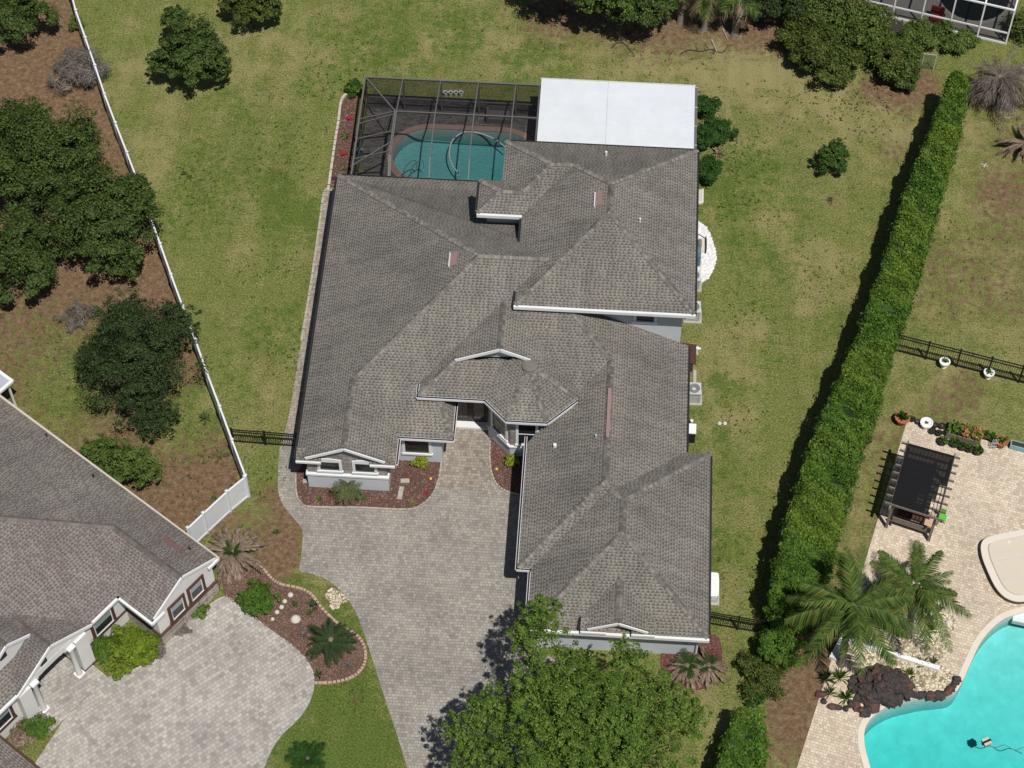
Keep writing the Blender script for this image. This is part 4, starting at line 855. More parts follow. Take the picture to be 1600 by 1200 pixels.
def bush(name, px, py, r, h, n, mat, label, group=None, leaf=.07, seed=1, asp=.6, cat='shrub', ncl=14, clump=.42, ry=None, mat2=None, z0=0.0):
    if asp > .3: leaf *= .72; n = int(n * 1.8); ncl = int(ncl * 1.3)
    c = A(px, py, h * .5); t = thing(name, (c.x, c.y, z0), label, cat, group); b = MB(); rnd = random.Random(seed)
    for i in range(6):
        a = i * 1.05 + rnd.random(); b.tube([(c.x, c.y, z0 - .03), (c.x + r * .3 * math.cos(a), c.y + r * .3 * math.sin(a), z0 + h * .45), (c.x + r * .62 * math.cos(a), c.y + r * .62 * math.sin(a), z0 + h * .75)], [.03 + .01 * r, .022, .008], 5)
    b.build('stems', M['bark'], t)
    L = [((c.x, c.y, z0 + h * .48), r, ry or r, h * .52)]
    quads('foliage', leaves(L, n, leaf, seed, clump, ncl, asp), mat, t)
    if mat2: quads('young_leaves', leaves([(L[0][0], r * 1.03, (ry or r) * 1.03, h * .54)], n // 4, leaf, seed + 9, clump, ncl, asp, floor=.1), mat2, t)
    return t
def frond(name, L, n, ll, droop, wl, mat, fwd=.45, down=.35, seed=1, rach=.018):
    rnd = random.Random(seed); b = MB(); pt = lambda u: Vector((L * u * (1 - .12 * u * u * droop), 0, -droop * L * u * u)); P = [pt(i / 8) for i in range(9)]
    b.tube(P, [rach * (1.1 - .9 * i / 8) for i in range(9)], 4)
    for i in range(n):
        u = .12 + .88 * i / (n - 1); p = pt(u); d = (pt(min(1, u + .02)) - pt(u - .02)).normalized(); pr = ll * (math.sin(math.pi * min(1, (u * .92 + .08))) ** .55 * .9 + .1)
        for s in (-1, 1):
            r = rnd.uniform(.8, 1.15); tip = p + d * (pr * fwd * r) + Vector((0, s * pr * r * .85, 0)) + Vector((0, 0, -pr * down * rnd.uniform(.5, 1.4)))
            md = p.lerp(tip, .5) + Vector((0, 0, pr * .08)); k = len(b.v); wv = d * wl
            b.v += [tuple(p - wv * .5), tuple(p + wv * .5), tuple(md + wv * .6), tuple(tip), tuple(md - wv * .6)]; b.f.append((k, k + 1, k + 2, k + 3, k + 4))
    return b.mesh(name, mat)
def put_frond(me, parent, off, yaw, elev, scale=1.0, name='frond', roll=0.0):
    o = bpy.data.objects.new(name, me); COL.objects.link(o); o.parent = parent; ORG[o.name] = org(parent); o.location = off; o.rotation_euler = (roll, -elev, yaw); o.scale = (scale,) * 3; return o
def palm(name, base, height, lean, r0, sets, label, cat='palm tree', group=None, seed=1, trunk=True, boot=None):
    "sets: (mesh list, count, elev lo, elev hi, scale lo, scale hi)"
    rnd = random.Random(seed); base = Vector(base); t = thing(name, base, label, cat, group); top = Vector((lean[0], lean[1], height))
    if trunk:
        b = MB(); P = [base + top * (i / 10) * Vector((1, 1, 1)).length / Vector((1, 1, 1)).length for i in range(11)]
        b.tube(P, [r0 * (1.35 if i == 0 else (1.05 if i % 2 else 1.0)) for i in range(11)], 10); b.build('trunk', M['palmbark'], t, smooth=False)
        MB().lathe(base + top - Vector((0, 0, .25)), [(r0 * 1.05, 0), (r0 * 1.5, .2), (r0 * 1.1, .45), (.03, .6)], 8).build('crown_shaft', boot or M['dryfrond'], t)
    a0 = rnd.uniform(0, 6.28); k = 0
    for mesh, cnt, e0, e1, s0, s1 in sets:
        for i in range(cnt):
            yaw = a0 + k * 2.39996 + rnd.uniform(-.2, .2); k += 1
            put_frond(rnd.choice(mesh), t, top + Vector((0, 0, .1 if trunk else .06)), yaw, rnd.uniform(e0, e1), rnd.uniform(s0, s1), roll=rnd.uniform(-.3, .3))
    return t
FR = {}
FR['queen'] = [frond('queen_frond', 3.0, 56, .64, .38 + .22 * i, .05, M['palm'], seed=i, down=.8) for i in range(4)]
FR['sago'] = [frond('sago_frond', 1.25, 26, .22, .28 + .1 * i, .03, M['sago'], seed=i, down=.15, rach=.02) for i in range(2)]
FR['sago_dry'] = [frond('dry_sago_frond', 1.1, 18, .16, .45, .03, M['palm_s'], seed=9, down=.3, rach=.022)]
FR['dry'] = [frond('dry_frond', 1.35, 12, .17, .3 + .25 * i, .10, M['dryfrond'], seed=i, fwd=1.4, down=.25, rach=.04) for i in range(3)]
FR['green'] = [frond('green_frond', 1.1, 16, .3, .3, .04, M['gloss'], seed=4, fwd=.6, down=.2, rach=.02)]
FR['small'] = [frond('pygmy_frond', .8, 20, .2, .4, .022, M['palm_s'], seed=5, fwd=.5, down=.3, rach=.012)]
FR['cab_dry'] = [frond('dry_fan_frond', 1.5, 12, .5, .6, .11, M['dryfrond'], seed=6, fwd=.9, down=.8, rach=.03)]
FR['cab'] = [frond('fan_frond', 1.5, 14, .55, .3, .06, M['palm'], seed=7, fwd=.9, down=.4, rach=.025)]
FR['grey'] = [frond('grey_dead_frond', 2.2, 12, .5, .5 + .35 * i, .09, M['greyfrond'], seed=i + 20, fwd=1.3, down=.8, rach=.05) for i in range(4)]
def rosette(name, px, py, n, L, wl, mat, label, cat='plant', group=None, e0=.3, e1=1.2, seed=1, z0=0.0, P=None):
    rnd = random.Random(seed); p = P or A(px, py, z0); b = MB()
    for i in range(n):
        a = i * 2.39996 + rnd.uniform(-.2, .2); e = rnd.uniform(e0, e1); l = L * rnd.uniform(.7, 1.1); d = Vector((math.cos(a) * math.cos(e), math.sin(a) * math.cos(e), math.sin(e))); s = Vector((-math.sin(a), math.cos(a), 0)) * wl
        m1 = p + d * l * .55; tip = p + d * l - Vector((0, 0, l * .22 * math.cos(e))); k = len(b.v); b.v += [tuple(p - s * .5), tuple(p + s * .5), tuple(m1 + s), tuple(tip), tuple(m1 - s)]; b.f.append((k, k + 1, k + 2, k + 3, k + 4))
    t = thing(name, p, label, cat, group); b.build('leaves', mat, t); MB().lathe(p - Vector((0, 0, .02)), [(wl * 1.2, 0), (wl, .08), (.01, .12)], 6).build('crown', M['bark'], t); return t

# ------------------------------------------------------------------ fences
vf = thing('vinyl_fence', A(250, 410), 'long white vinyl privacy fence between the lawn and the left brown yard', 'fence')
def vinyl(pts, parent):
    P = [Vector((p.x, p.y, 0)) for p in pts]
    for p in P:
        o = MB().box((p.x, p.y, .96), (.13, .13, 1.92)).build('post', M['vinyl'], parent); MB().lathe((p.x, p.y, 1.92), [(.11, 0), (.11, .04), (.02, .12)], 4).build('cap', M['vinyl'], o)
    for a, c in zip(P[:-1], P[1:]):
        z = Vector((0, 0, 1)); pn = MB(); pn.bar(a + z * .93, c + z * .93, .045, 1.62); o = pn.build('panel', M['vinyl'], parent)
        MB().bar(a + z * 1.76, c + z * 1.76, .09, .14).build('top_rail', M['vinyl'], o); MB().bar(a + z * .12, c + z * .12, .09, .14).build('bottom_rail', M['vinyl'], o)
vinyl([A(x, y, 1.92) for x, y in FENCE_TOP], vf)
vf2 = thing('vinyl_fence', A(340, 820), 'short white vinyl fence run joining the left neighbour roof corner', 'fence')
vinyl([A(x, y, 1.92) for x, y in ((382, 744), (353.7, 767), (317, 801), (293, 824))], vf2)
def rail_fence(p0, p1, h, npost, label):
    p0 = Vector(p0); p1 = Vector(p1); d = (p1 - p0); L = d.length; t = thing('aluminium_fence', (p0 + p1) / 2, label, 'fence', 'black picket fences'); z = Vector((0, 0, 1))
    for i in range(npost):
        q = p0 + d * (i / (npost - 1)); MB().box((q.x, q.y, h * .53), (.09, .09, h * 1.06), math.atan2(d.y, d.x)).build('post', M['black'], t)
    for zz in (h * .97, h * .82, h * .12): MB().bar(p0 + z * zz, p1 + z * zz, .045, .05).build('rail', M['black'], t)
    b = MB(); n = int(L / .115)
    for i in range(n): q = p0 + d * ((i + .5) / n); b.box((q.x, q.y, h * .52), (.022, .022, h * .92), math.atan2(d.y, d.x))
    o = b.build('pickets', M['black'], t); o['kind'] = 'stuff'; return t
rail_fence(A(365, 691), A(466, 699), 1.2, 3, 'black picket fence between the white fence and the left house wall')
rail_fence(A(1104, 975), A(1200, 992), 1.25, 3, 'black picket fence between the garage and the tall hedge')
rail_fence(A(1398, 549), A(1640, 610), 1.5, 6, 'black picket fence across the right neighbour lawn')

# ------------------------------------------------------------------ hedge
def hedge(pairs, h, n, leaf, label, seed):
    rng = np.random.default_rng(seed); Lp = smooth_path([A(*a, h) for a, b in pairs], 5); Rp = smooth_path([A(*b, h) for a, b in pairs], 5); t = thing('hedge', ((Lp[0] + Lp[-1]) / 2) * Vector((1, 1, 0)).length * 0 + Vector(((Lp[len(Lp) // 2] + Rp[len(Rp) // 2]) / 2).xy.to_3d()), label, 'hedge')
    LP = np.array([(p.x, p.y) for p in Lp]); RP = np.array([(p.x, p.y) for p in Rp]); m = len(LP) - 1
    core = MB()
    for i in range(m):
        a, b_, c, d = LP[i], RP[i], RP[i + 1], LP[i + 1]; f = lambda u, v: tuple(u + (v - u) * .12)
        q = [f(a, b_), f(b_, a), f(c, d), f(d, c)]; core.prism([tuple(x) for x in q], 0, h - .35)
    core.build('stems', M['oak2'], t)  # solid dark filler core added to stop see-through, not separate stems
    def samp(n, mode):
        i = rng.uniform(0, m, n); k = i.astype(int); fr = (i - k)[:, None]; l = LP[k] * (1 - fr) + LP[k + 1] * fr; r = RP[k] * (1 - fr) + RP[k + 1] * fr
        w = rng.uniform(0, 1, n)[:, None] if mode == 'top' else (rng.uniform(0, .1, n)[:, None] if mode == 'l' else rng.uniform(.9, 1.0, n)[:, None])
        wob = .16 * np.sin(i * 1.7) + .12 * np.sin(i * 4.3 + 1); w = w * (1 + .06 * np.sin(i * 2.9))[:, None] + (.03 * np.sin(i * 3.7 + 2))[:, None]; xy = l + (r - l) * w; ac = (r - l) / np.linalg.norm(r - l, axis=1, keepdims=True)
        bum = .2 * np.sin(xy[:, 0] * 2.3 + xy[:, 1] * 1.1) + .18 * np.sin(xy[:, 0] * .9 - xy[:, 1] * 3.1) + .15 * np.sin(xy[:, 1] * 5.1 + xy[:, 0] * 4.7); edge = np.clip(np.minimum(w[:, 0], 1 - w[:, 0]), 0, 1)
        if mode == 'top': z = h - .05 + bum - .3 * np.clip(.12 - edge, 0, 1) / .12 + rng.normal(0, .07, n); nr = np.column_stack([rng.normal(0, .55, n), rng.normal(0, .55, n), np.ones(n)])
        else: z = rng.uniform(.05, h - .1, n); sgn = -1 if mode == 'l' else 1; xy = xy + ac * sgn * (rng.normal(0, .09, n) + .08 * np.sin(z * 4 + xy[:, 1] * 3))[:, None]; nr = np.column_stack([ac * sgn, np.full(n, .5)]) + rng.normal(0, .45, (n, 3))
        return np.column_stack([xy, z]), nr
    out = []
    for md, kk in (('top', .62), ('l', .2), ('r', .18)):
        P, nr = samp(int(n * kk), md); s = leaf * rng.uniform(.6, 1.4, len(P)); out.append(rand_quads(P, nr, s, s * .5, rng))
    for e, sg in ((0, -1), (m, 1)):
        k = int(n * .035); wv = rng.uniform(0, 1, (k, 1)); ax = LP[e] - LP[e - sg]; ax = ax / np.linalg.norm(ax); xy = LP[e] + (RP[e] - LP[e]) * wv + ax * rng.normal(.05, .12, (k, 1)); s = leaf * rng.uniform(.6, 1.4, k)
        out.append(rand_quads(np.column_stack([xy, rng.uniform(.05, h, k)]), np.column_stack([np.tile(ax, (k, 1)), np.full(k, .5)]) + rng.normal(0, .5, (k, 3)), s, s * .5, rng))
    quads('foliage', np.concatenate(out), M['hedge'], t)
    P, nr = samp(int(n * .4), 'top'); keep = (np.sin(P[:, 0] * .8 + P[:, 1] * .55) + np.sin(P[:, 1] * 1.3 + 1) + rng.normal(0, .5, len(P))) > .15; P = P[keep]; P[:, 2] += .07; s = leaf * rng.uniform(.6, 1.3, len(P))
    quads('young_tips', rand_quads(P, nr[keep], s, s * .45, rng), M['hedge_y'], t); return t
HP = [((1482, 120), (1519, 128)), ((1458, 190), (1508, 200)), ((1427, 265), (1492, 275)), ((1404, 330), (1477, 345)), ((1385, 395), (1458, 410)), ((1362, 460), (1438, 475)), ((1336, 530), (1411, 545)), ((1306, 598), (1394, 615)), ((1276, 665), (1368, 680)), ((1253, 735), (1342, 760)), ((1231, 805), (1318, 830)), ((1214, 870), (1300, 890)), ((1204, 925), (1278, 945))]
hedge([(a, (b[0] - max(4, min(17, max(0, (b[1] - 120) * .08)) - max(0, (b[1] - 600) * .04)), b[1] - 4)) for a, b in HP], 3.0, 90000, .078, 'tall clipped bright green hedge running along the right lawn', 3)
hedge([((1150, 1108), (1192, 1112)), ((1134, 1150), (1196, 1156)), ((1116, 1210), (1194, 1215)), ((1098, 1270), (1186, 1280))], 2.2, 16000, .08, 'short lower hedge section at the bottom edge right of the leafy tree', 4)
# ------------------------------------------------------------------ trees and shrubs
G_OAK = 'dark trees in the left brown yard'
tree('oak_tree', 300, 84, 2.3, 2.1, 2.1, 2.1, 10500, M['oak'], 'rounded green oak standing alone on the upper left lawn', leaf=.12, seed=11, ncl=46, extra=((275, 30, 2.6, .9), (255, 98, 1.8, .9), (338, 108, 1.6, .9)))
tree('oak_tree', 390, 4, 2.0, 1.5, 1.4, 1.6, 5500, M['shrub_d'], 'dark olive tree at the top edge right of the lone lawn oak', leaf=.11, seed=12, extra=((420, 16, 1.5, .8), (360, 4, 1.5, .7)))
tree('oak_tree', 14, 20, 2.2, 2.5, 2.2, 2.0, 7000, M['oak'], 'dark oak at the top left corner of the photo', G_OAK, leaf=.11, seed=13)
tree('oak_tree', 62, 262, 3.2, 3.7, 3.3, 3.0, 17000, M['oak'], 'biggest oak of the left yard, above the smaller left edge oak', G_OAK, leaf=.12, seed=14, ncl=60, extra=((20, 200, 2.8, 1.6), (50, 185, 2.4, 1.2), (120, 215, 2.8, 1.4)))
tree('oak_tree', 160, 345, 2.8, 3.0, 2.9, 2.7, 14000, M['oak'], 'oak touching the white fence, right of the biggest left yard oak', G_OAK, leaf=.12, seed=15, ncl=54, extra=((205, 310, 2.4, 1.4), (195, 405, 1.8, 1.2)))
tree('oak_tree', 18, 405, 2.4, 2.5, 2.4, 2.4, 9000, M['oak'], 'smaller oak cut by the left edge below the biggest oak', G_OAK, leaf=.12, seed=16)
tree('cedar_tree', 218, 565, 2.6, 3.05, 3.1, 3.0, 19000, M['oak2'], 'very dark fine leaved evergreen beside the fence above the left roof', leaf=.085, seed=17, ncl=80, clump=.24, extra=((195, 500, 2.4, 1.5), (270, 510, 2.4, 1.4), (160, 560, 2.0, 1.3), (240, 650, 1.6, 1.3)))
tree('crape_tree', 190, 722, 1.9, 1.9, 1.2, 1.2, 5200, M['shrub'], 'light green small tree overhanging the left neighbour roof edge', leaf=.09, seed=18, extra=((150, 705, 1.7, .9), (228, 738, 1.4, .9)))
tree('oak_tree', 985, 2, 2.6, 2.4, 2.1, 2.2, 9500, M['oak'], 'green tree at the top edge above the white patio roof', leaf=.12, seed=19, ncl=44, extra=((930, -5, 3.0, 1.3), (1030, 10, 2.2, 1.0)), mat2=M['maple'])
tree('oak_tree', 880, -60, 4.0, 3.0, 2.6, 2.6, 8000, M['oak2'], 'dark tree reaching in at the top edge left of the green tree', leaf=.13, seed=20, ncl=40)
tree('oak_tree', 1190, -8, 2.2, 2.1, 1.8, 1.9, 6500, M['oak2'], 'dark tree at the top edge right of the shaggy palms', leaf=.11, seed=21)
tree('leafy_tree', 900, 1130, 6.8, 3.0, 2.8, 2.2, 40000, M['maple'], 'large bright green leafy tree in front of the garage', leaf=.092, seed=22, ncl=26, clump=.22, r0=.22, base=A(905, 1290), extra=((838, 1005, 6.6, 1.5), (845, 955, 6.4, .95), (985, 1072, 6.6, 1.55), (975, 1018, 6.2, .75), (1040, 1100, 6.0, 1.5), (1078, 1125, 5.4, 1.0), (780, 1115, 6.0, 1.5), (735, 1140, 5.6, 1.2), (755, 1200, 5.6, 1.5), (850, 1085, 7.6, 1.8), (940, 1120, 7.8, 1.9), (1010, 1170, 6.4, 1.9), (870, 1190, 7.2, 2.2), (960, 1200, 7.0, 2.2), (895, 1045, 6.4, 1.1)), mat2=M['maple_y'])
tree('citrus_tree', 1298, 248, 1.0, 1.0, .95, .9, 1900, M['gloss'], 'small dark green tree alone on the right lawn', leaf=.09, seed=23, ncl=20, extra=((1310, 232, 1.2, .6),), mat2=M['shrub'])
SH = 'shrub mass at the top right'
for i, (x, y, r, h, mm, lb) in enumerate(((1262, 62, 1.75, 2.6, 'shrub_d', 'olive shrub at the left end of the top right shrub mass'), (1300, 92, 1.9, 2.4, 'shrub_d', 'broad low shrub spilling onto the lawn at the top right'), (1350, 48, 1.8, 2.8, 'shrub_d', 'tall shrub left of the dark slatted panel, top right'), (1400, 92, 1.5, 2.2, 'shrub_d', 'rounded shrub left of the wire gate'), (1412, 125, .85, 1.4, 'oak', 'small blue green shrub at the lower tip of the top right mass'), (1300, 18, 1.9, 3.0, 'shrub_d', 'dark shrub touching the top edge above the broad low shrub'), (1250, 8, 1.7, 2.8, 'oak2', 'very dark shrub at the top edge left of the shrub mass'))):
    bush('shrub', x, y, r, h, 5200 if r > 1.2 else 1800, M[mm], lb, SH, .1, 40 + i, ncl=26, clump=.32, mat2=M['shrub'] if i in (2, 3, 5) else None)
for i, (x, y, r, lb) in enumerate(((1437, 52, 1.0, 'left shrub below the white framed pool cage'), (1472, 58, 1.05, 'middle shrub below the white framed pool cage'), (1505, 64, .9, 'right shrub below the white framed pool cage'))): bush('shrub', x, y, r, 1.4, 2200, M['shrub'], lb, 'shrubs along the white pool cage', .085, 50 + i)
bush('shrub', 1592, 40, 1.0, 1.6, 1500, M['shrub_d'], 'shrub right of the white framed pool cage at the photo edge', None, .08, 55)
bush('dead_bush', 120, 108, 1.55, 1.7, 2600, M['twig'], 'grey leafless bush leaning on the upper white fence', None, .28, 56, asp=.06, cat='bush', ncl=30, clump=.4)
bush('dead_bush', 122, 492, .9, .8, 900, M['twig'], 'low grey dry bush left of the very dark evergreen', None, .18, 57, asp=.07, cat='bush')
bush('shrub', 150, 487, .35, .5, 300, M['shrub'], 'small green tuft beside the low grey dry bush', None, .06, 58, cat='plant')
bush('shrub', 118, 38, .5, .7, 400, M['shrub'], 'small green tuft at the fence above the leafless bush', None, .07, 59, cat='plant')
for i, (x, y, n, L, mm, lb) in enumerate(((320, 655, 26, .6, 'palm_s', 'grey green spiky plant in a pale soil ring by the fence'), (147, 178, 16, .4, 'shrub', 'tiny green sprout in a pale ring near the upper fence'), (345, 712, 14, .5, 'palm_s', 'thin spiky sprout beside the fence above the white corner'), (335, 780, 12, .3, 'shrub', 'tiny weed above the short white fence run'))): rosette('spiky_plant', x, y, n, L, .035, M[mm], lb, 'plant', None, .3, 1.3, 60 + i)
for i, (x, y, r, h, mm, lb) in enumerate(((1103, 168, .8, 1.5, 'gloss', 'glossy green shrub beside the upper end of the white patio roof'), (1122, 204, .95, 1.4, 'gloss', 'wide glossy shrub bulging onto the lawn right of the patio roof'), (1100, 215, .7, 1.3, 'gloss', 'glossy shrub between patio roof corner and the wide shrub'), (1104, 266, .85, 1.5, 'gloss', 'dark glossy shrub at the right wall above the step'))): bush('shrub', x, y, r, h, 1500, M[mm], lb, 'glossy shrubs along the patio', .12, 70 + i, asp=.4)
rosette('dry_plant', 1122, 240, 26, .55, .04, M['dryfrond'], 'brown dry leaves under the wide glossy shrub', 'plant', None, .1, .9, 75); rosette('shrub_sprig', 1136, 196, 16, .55, .05, M['gloss'], 'green sprig sticking out right of the wide glossy shrub', 'plant', None, .5, 1.3, 76)
bush('shrub', 556, 139, .55, .9, 900, M['gloss'], 'bright green shrub at the far left corner of the pool cage', None, .1, 77, asp=.4, mat2=M['maple'])
bush('shrub', 1196, 1068, 1.0, 1.3, 2600, M['shrub_d'], 'greyish shrub in the gap between the two hedge sections', None, .07, 78)
bush('shrub', 1232, 968, 1.15, 2.4, 4200, M['hedge'], 'ragged green shrub just below the lower end of the tall hedge', None, .075, 101, ncl=30, clump=.3); bush('shrub', 1222, 1012, 1.25, 2.0, 4200, M['hedge'], 'loose dark green shrub right of the fence end', None, .075, 102, ncl=26, clump=.3); bush('shrub', 1178, 1085, .6, .9, 900, M['gloss'], 'low shrub at the top of the short lower hedge', None, .07, 103); bush('shrub', 1172, 1040, .7, 1.1, 1000, M['shrub_d'], 'small shrub by the fence at the lower end of the tall hedge', None, .08, 79)
# beside the drive and the neighbour's island bed
bush('round_bush', 402, 937, .98, .95, 3600, M['hedge'], 'clipped round green bush beside the pale driveway', None, .06, 80, ncl=60, clump=.2)
bush('shrub', 198, 1010, 1.55, 1.1, 4600, leafmat('bright_shrub_leaf', (.07, .12, .01), (.27, .36, .04), .35), 'spreading lime green shrub in front of the left neighbour windows', None, .08, 81, ncl=40, clump=.25, ry=1.35)
bush('shrub', 160, 1012, .7, 1.2, 900, M['hedge'], 'darker green shrub at the left side of the lime shrub', None, .07, 82); bush('dead_bush', 246, 1012, .55, .6, 500, M['twig'], 'brown dry shrub at the right end of the lime shrub', None, .12, 83, asp=.12, cat='bush')
bush('shrub', 312, 955, .45, .6, 500, M['maple'], 'small green shrub at the stone wall of the left house', None, .06, 84); bush('dead_bush', 285, 985, .4, .4, 300, M['twig'], 'brown dry tuft at the stone wall of the left house', None, .1, 85, asp=.15, cat='bush')
bush('shrub', 58, 1135, .75, .7, 1300, M['hedge'], 'green flowering shrub beside the left house pillar', None, .06, 86); bush('dead_bush', 30, 1150, .6, .6, 600, M['dryfrond'], 'brown dry plant at the left edge below the left house window', None, .14, 87, asp=.2, cat='bush')
bush('shrub', 657, 721, .42, .6, 420, M['lime'], 'yellow green shrub below the front window', None, .07, 88, cat='shrub'); bush('shrub', 800, 722, .38, .6, 380, M['lime'], 'yellow green shrub in the bed beside the bay window', None, .07, 89)
palm('fan_palm', A(366, 872), .45, (0, 0), .12, [(FR['dry'], 48, -.15, .6, .9, 1.3), (FR['green'], 7, .8, 1.3, .5, .75), (FR['dry'], 10, .5, .9, .7, 1.0)], 'brown dry fan palm at the corner of the left house', 'palm', None, 3, True)
palm('sago_palm', A(518, 1008), .4, (0, 0), .16, [(FR['sago'], 26, .05, .6, .85, 1.1), (FR['sago'], 10, .6, 1.1, .7, .9), (FR['sago_dry'], 8, -.1, .3, .8, 1.0)], 'dark green sago palm in the island bed', 'palm', None, 4)
palm('yucca_plant', A(482, 1192), .3, (0, 0), .1, [(FR['green'], 24, .2, 1.1, .6, 1.0)], 'green spiky palm at the bottom edge of the lawn wedge', 'palm', None, 5)
palm('pygmy_palm', A(541, 782), .75, (.05, .1), .07, [(FR['small'], 26, -.2, .9, .8, 1.1), (FR['sago_dry'], 6, -.6, -.1, .5, .7)], 'small feathery palm in front of the left gable windows', 'palm', None, 6)
palm('fan_palm', A(1072, 1050), .5, (0, 0), .16, [(FR['dry'], 30, -.5, .3, .8, 1.1), (FR['green'], 10, .4, 1.2, .55, .8), (FR['dry'], 8, .2, .8, .6, .8)], 'dry skirted fan palm left of two at the garage corner', 'palm', 'two dry fan palms at the garage corner', 7)
palm('fan_palm', A(1105, 1048), .45, (0, 0), .14, [(FR['dry'], 26, -.5, .3, .7, 1.0), (FR['green'], 7, .5, 1.2, .45, .7)], 'dry skirted fan palm right of two at the garage corner', 'palm', 'two dry fan palms at the garage corner', 8)
palm('queen_palm', A(1314, 1038), 5.0, (-.15, .35), .17, [(FR['queen'], 12, .05, .6, .8, 1.08), (FR['queen'], 9, .5, 1.35, .65, .95)], 'tall queen palm left of two beside the rock waterfall', 'palm tree', 'two queen palms by the bright pool', 9, boot=M['palm'])
palm('queen_palm', A(1418, 994), 3.9, (-.2, .4), .17, [(FR['queen'], 10, .05, .6, .68, .92), (FR['queen'], 8, .5, 1.35, .55, .8)], 'queen palm right of two in the tan gravel bed', 'palm tree', 'two queen palms by the bright pool', 12, boot=M['palm'])
palm('cabbage_palm', A(1148, 54), 2.7, (0, .2), .2, [(FR['cab_dry'], 26, -1.2, -.3, .8, 1.1), (FR['cab'], 12, -.1, .9, .8, 1.0)], 'shaggy cabbage palm with a bare grey trunk at the top edge', 'palm tree', 'shaggy palms at the top edge', 13)
palm('cabbage_palm', A(1100, 46), 2.5, (0, .2), .18, [(FR['cab_dry'], 24, -1.3, -.3, .8, 1.1), (FR['cab'], 10, -.1, .9, .8, 1.0)], 'shaggy brown palm left of the bare trunked one, top edge', 'palm tree', 'shaggy palms at the top edge', 14)
palm('cabbage_palm', A(1062, 36), 2.8, (0, .2), .16, [(FR['cab_dry'], 16, -1.3, -.3, .7, .9), (FR['cab'], 12, -.1, .9, .8, 1.0)], 'leftmost of the three shaggy palms at the top edge', 'palm tree', 'shaggy palms at the top edge', 15)
palm('dead_palm', A(1552, 160), 1.7, (0, .2), .25, [(FR['grey'], 60, -.9, .5, .6, 1.1), (FR['grey'], 26, .3, 1.3, .45, .9)], 'big grey palm of drooping dead fronds at the end of the hedge', 'palm', None, 16, boot=M['greyfrond'])
palm('dead_palm', A(1600, 235), .5, (0, 0), .2, [(FR['dry'], 26, -.3, .8, .9, 1.2)], 'dry brown palm cut by the right edge below the grey palm', 'palm', None, 17)
# fallen branches
def branch(pts, r, m, label, cat='branch', forks=4, seed=1):
    rnd = random.Random(seed); P = smooth_path([A(*p, .06) for p in pts], 4); b = MB(); n = len(P); b.tube(P, [r * (1 - .8 * i / n) for i in range(n)], 6)
    for i in range(forks):
        k = rnd.randrange(n // 3, n); d = Vector((rnd.uniform(-1, 1), rnd.uniform(-1, 1), rnd.uniform(0, .3))).normalized() * rnd.uniform(.3, .8); b.tube([P[k], P[k] + d], [r * .4, r * .08], 4)
    return b.solo('fallen_branch', m, label, cat)
branch([(1112, 62), (1118, 76), (1120, 82)], .07, M['deadwood'], 'short pale log standing left of the bare palm trunk', forks=0); branch([(1130, 46), (1138, 64)], .06, M['deadwood'], 'second pale log beside the bare palm trunk', forks=0)
branch([(1064, 84), (1076, 78), (1095, 80), (1112, 77), (1128, 82), (1140, 70)], .05, M['woodd'], 'dark forked branch lying on the lawn below the palms', forks=7, seed=4); branch([(955, 75), (968, 66), (980, 72), (992, 88)], .04, M['woodd'], 'dark forked branch lying below the top green tree', forks=9, seed=5)
branch([(822, 8), (838, 14), (850, 28), (838, 38)], .04, M['woodd'], 'dark twisted branch at the left of the top tree shade', forks=8, seed=6)
fo = put_frond(FR['dry'][0], None, A(1162, 48, .08), math.radians(240), -.02, 2.0, 'fallen_frond'); setp(fo, 'pale dry frond lying on the lawn below the bare palm trunk', 'frond')
branch([(1578, 158), (1588, 164), (1600, 160)], .05, M['deadwood'], 'pale branch at the right edge below the grey palm', forks=1, seed=7); branch([(1556, 178), (1572, 184), (1588, 181)], .05, M['deadwood'], 'curved pale branch lying under the grey palm', forks=0, seed=8)
p = A(1538, 259); b = MB(); b.tube([p + Vector((-.2, .12, .03)), p + Vector((.2, -.1, .05))], .02, 5).tube([p + Vector((-.08, -.12, .03)), p + Vector((.12, .16, .05))], .02, 5).tube([p + Vector((0, -.2, .04)), p], .02, 5); b.solo('pale_twig', M['pale_rock'], 'small pale crossed twig on the right neighbour lawn', 'twig')
for i, (x, y, lb) in enumerate(((288, 272, 'dark weed tuft on the upper left lawn'), (296, 277, 'second dark weed tuft on the upper left lawn'), (1297, 313, 'tiny plant in a bare soil spot below the small tree'))): rosette('weed', x, y, 14, .28, .03, M['oak'], lb, 'weed', None, .2, 1.0, 90 + i)
# ------------------------------------------------------------------ left neighbour
NU = Vector((.8208, -.5712, 0)); NT = Vector((-.5712, -.8208, 0)); NO = Vector((-13.436, -12.823, 0)); NA = math.atan2(NU.y, NU.x)
def U(u, t, z=0.0): q = NO + NU * u + NT * t; return (q.x, q.y, z)
def U2(u, t): return U(u, t)[:2]
nb = thing('house', U(-8, 7), 'brown grey shingled house with white gables and brown window trim at lower left', 'house')
ZB = 2.9; R0, R1 = -19.0, -1.95
def lift(polys): return [[U(*p) for p in q] for q in polys]
def nslab(polys):  # make every polygon counter-clockwise from above
    out = []
    for q in polys:
        ar = sum(q[i][0] * q[(i + 1) % len(q)][1] - q[(i + 1) % len(q)][0] * q[i][1] for i in range(len(q))); out.append(q if ar > 0 else q[::-1])
    return out
h1 = 2.22; z1 = ZB + h1 * .5; hm_ = (R1 - R0) / 2
ridge_u = (R0 + R1) / 2; zr_ = ZB + hm_ * .5
GU = .22
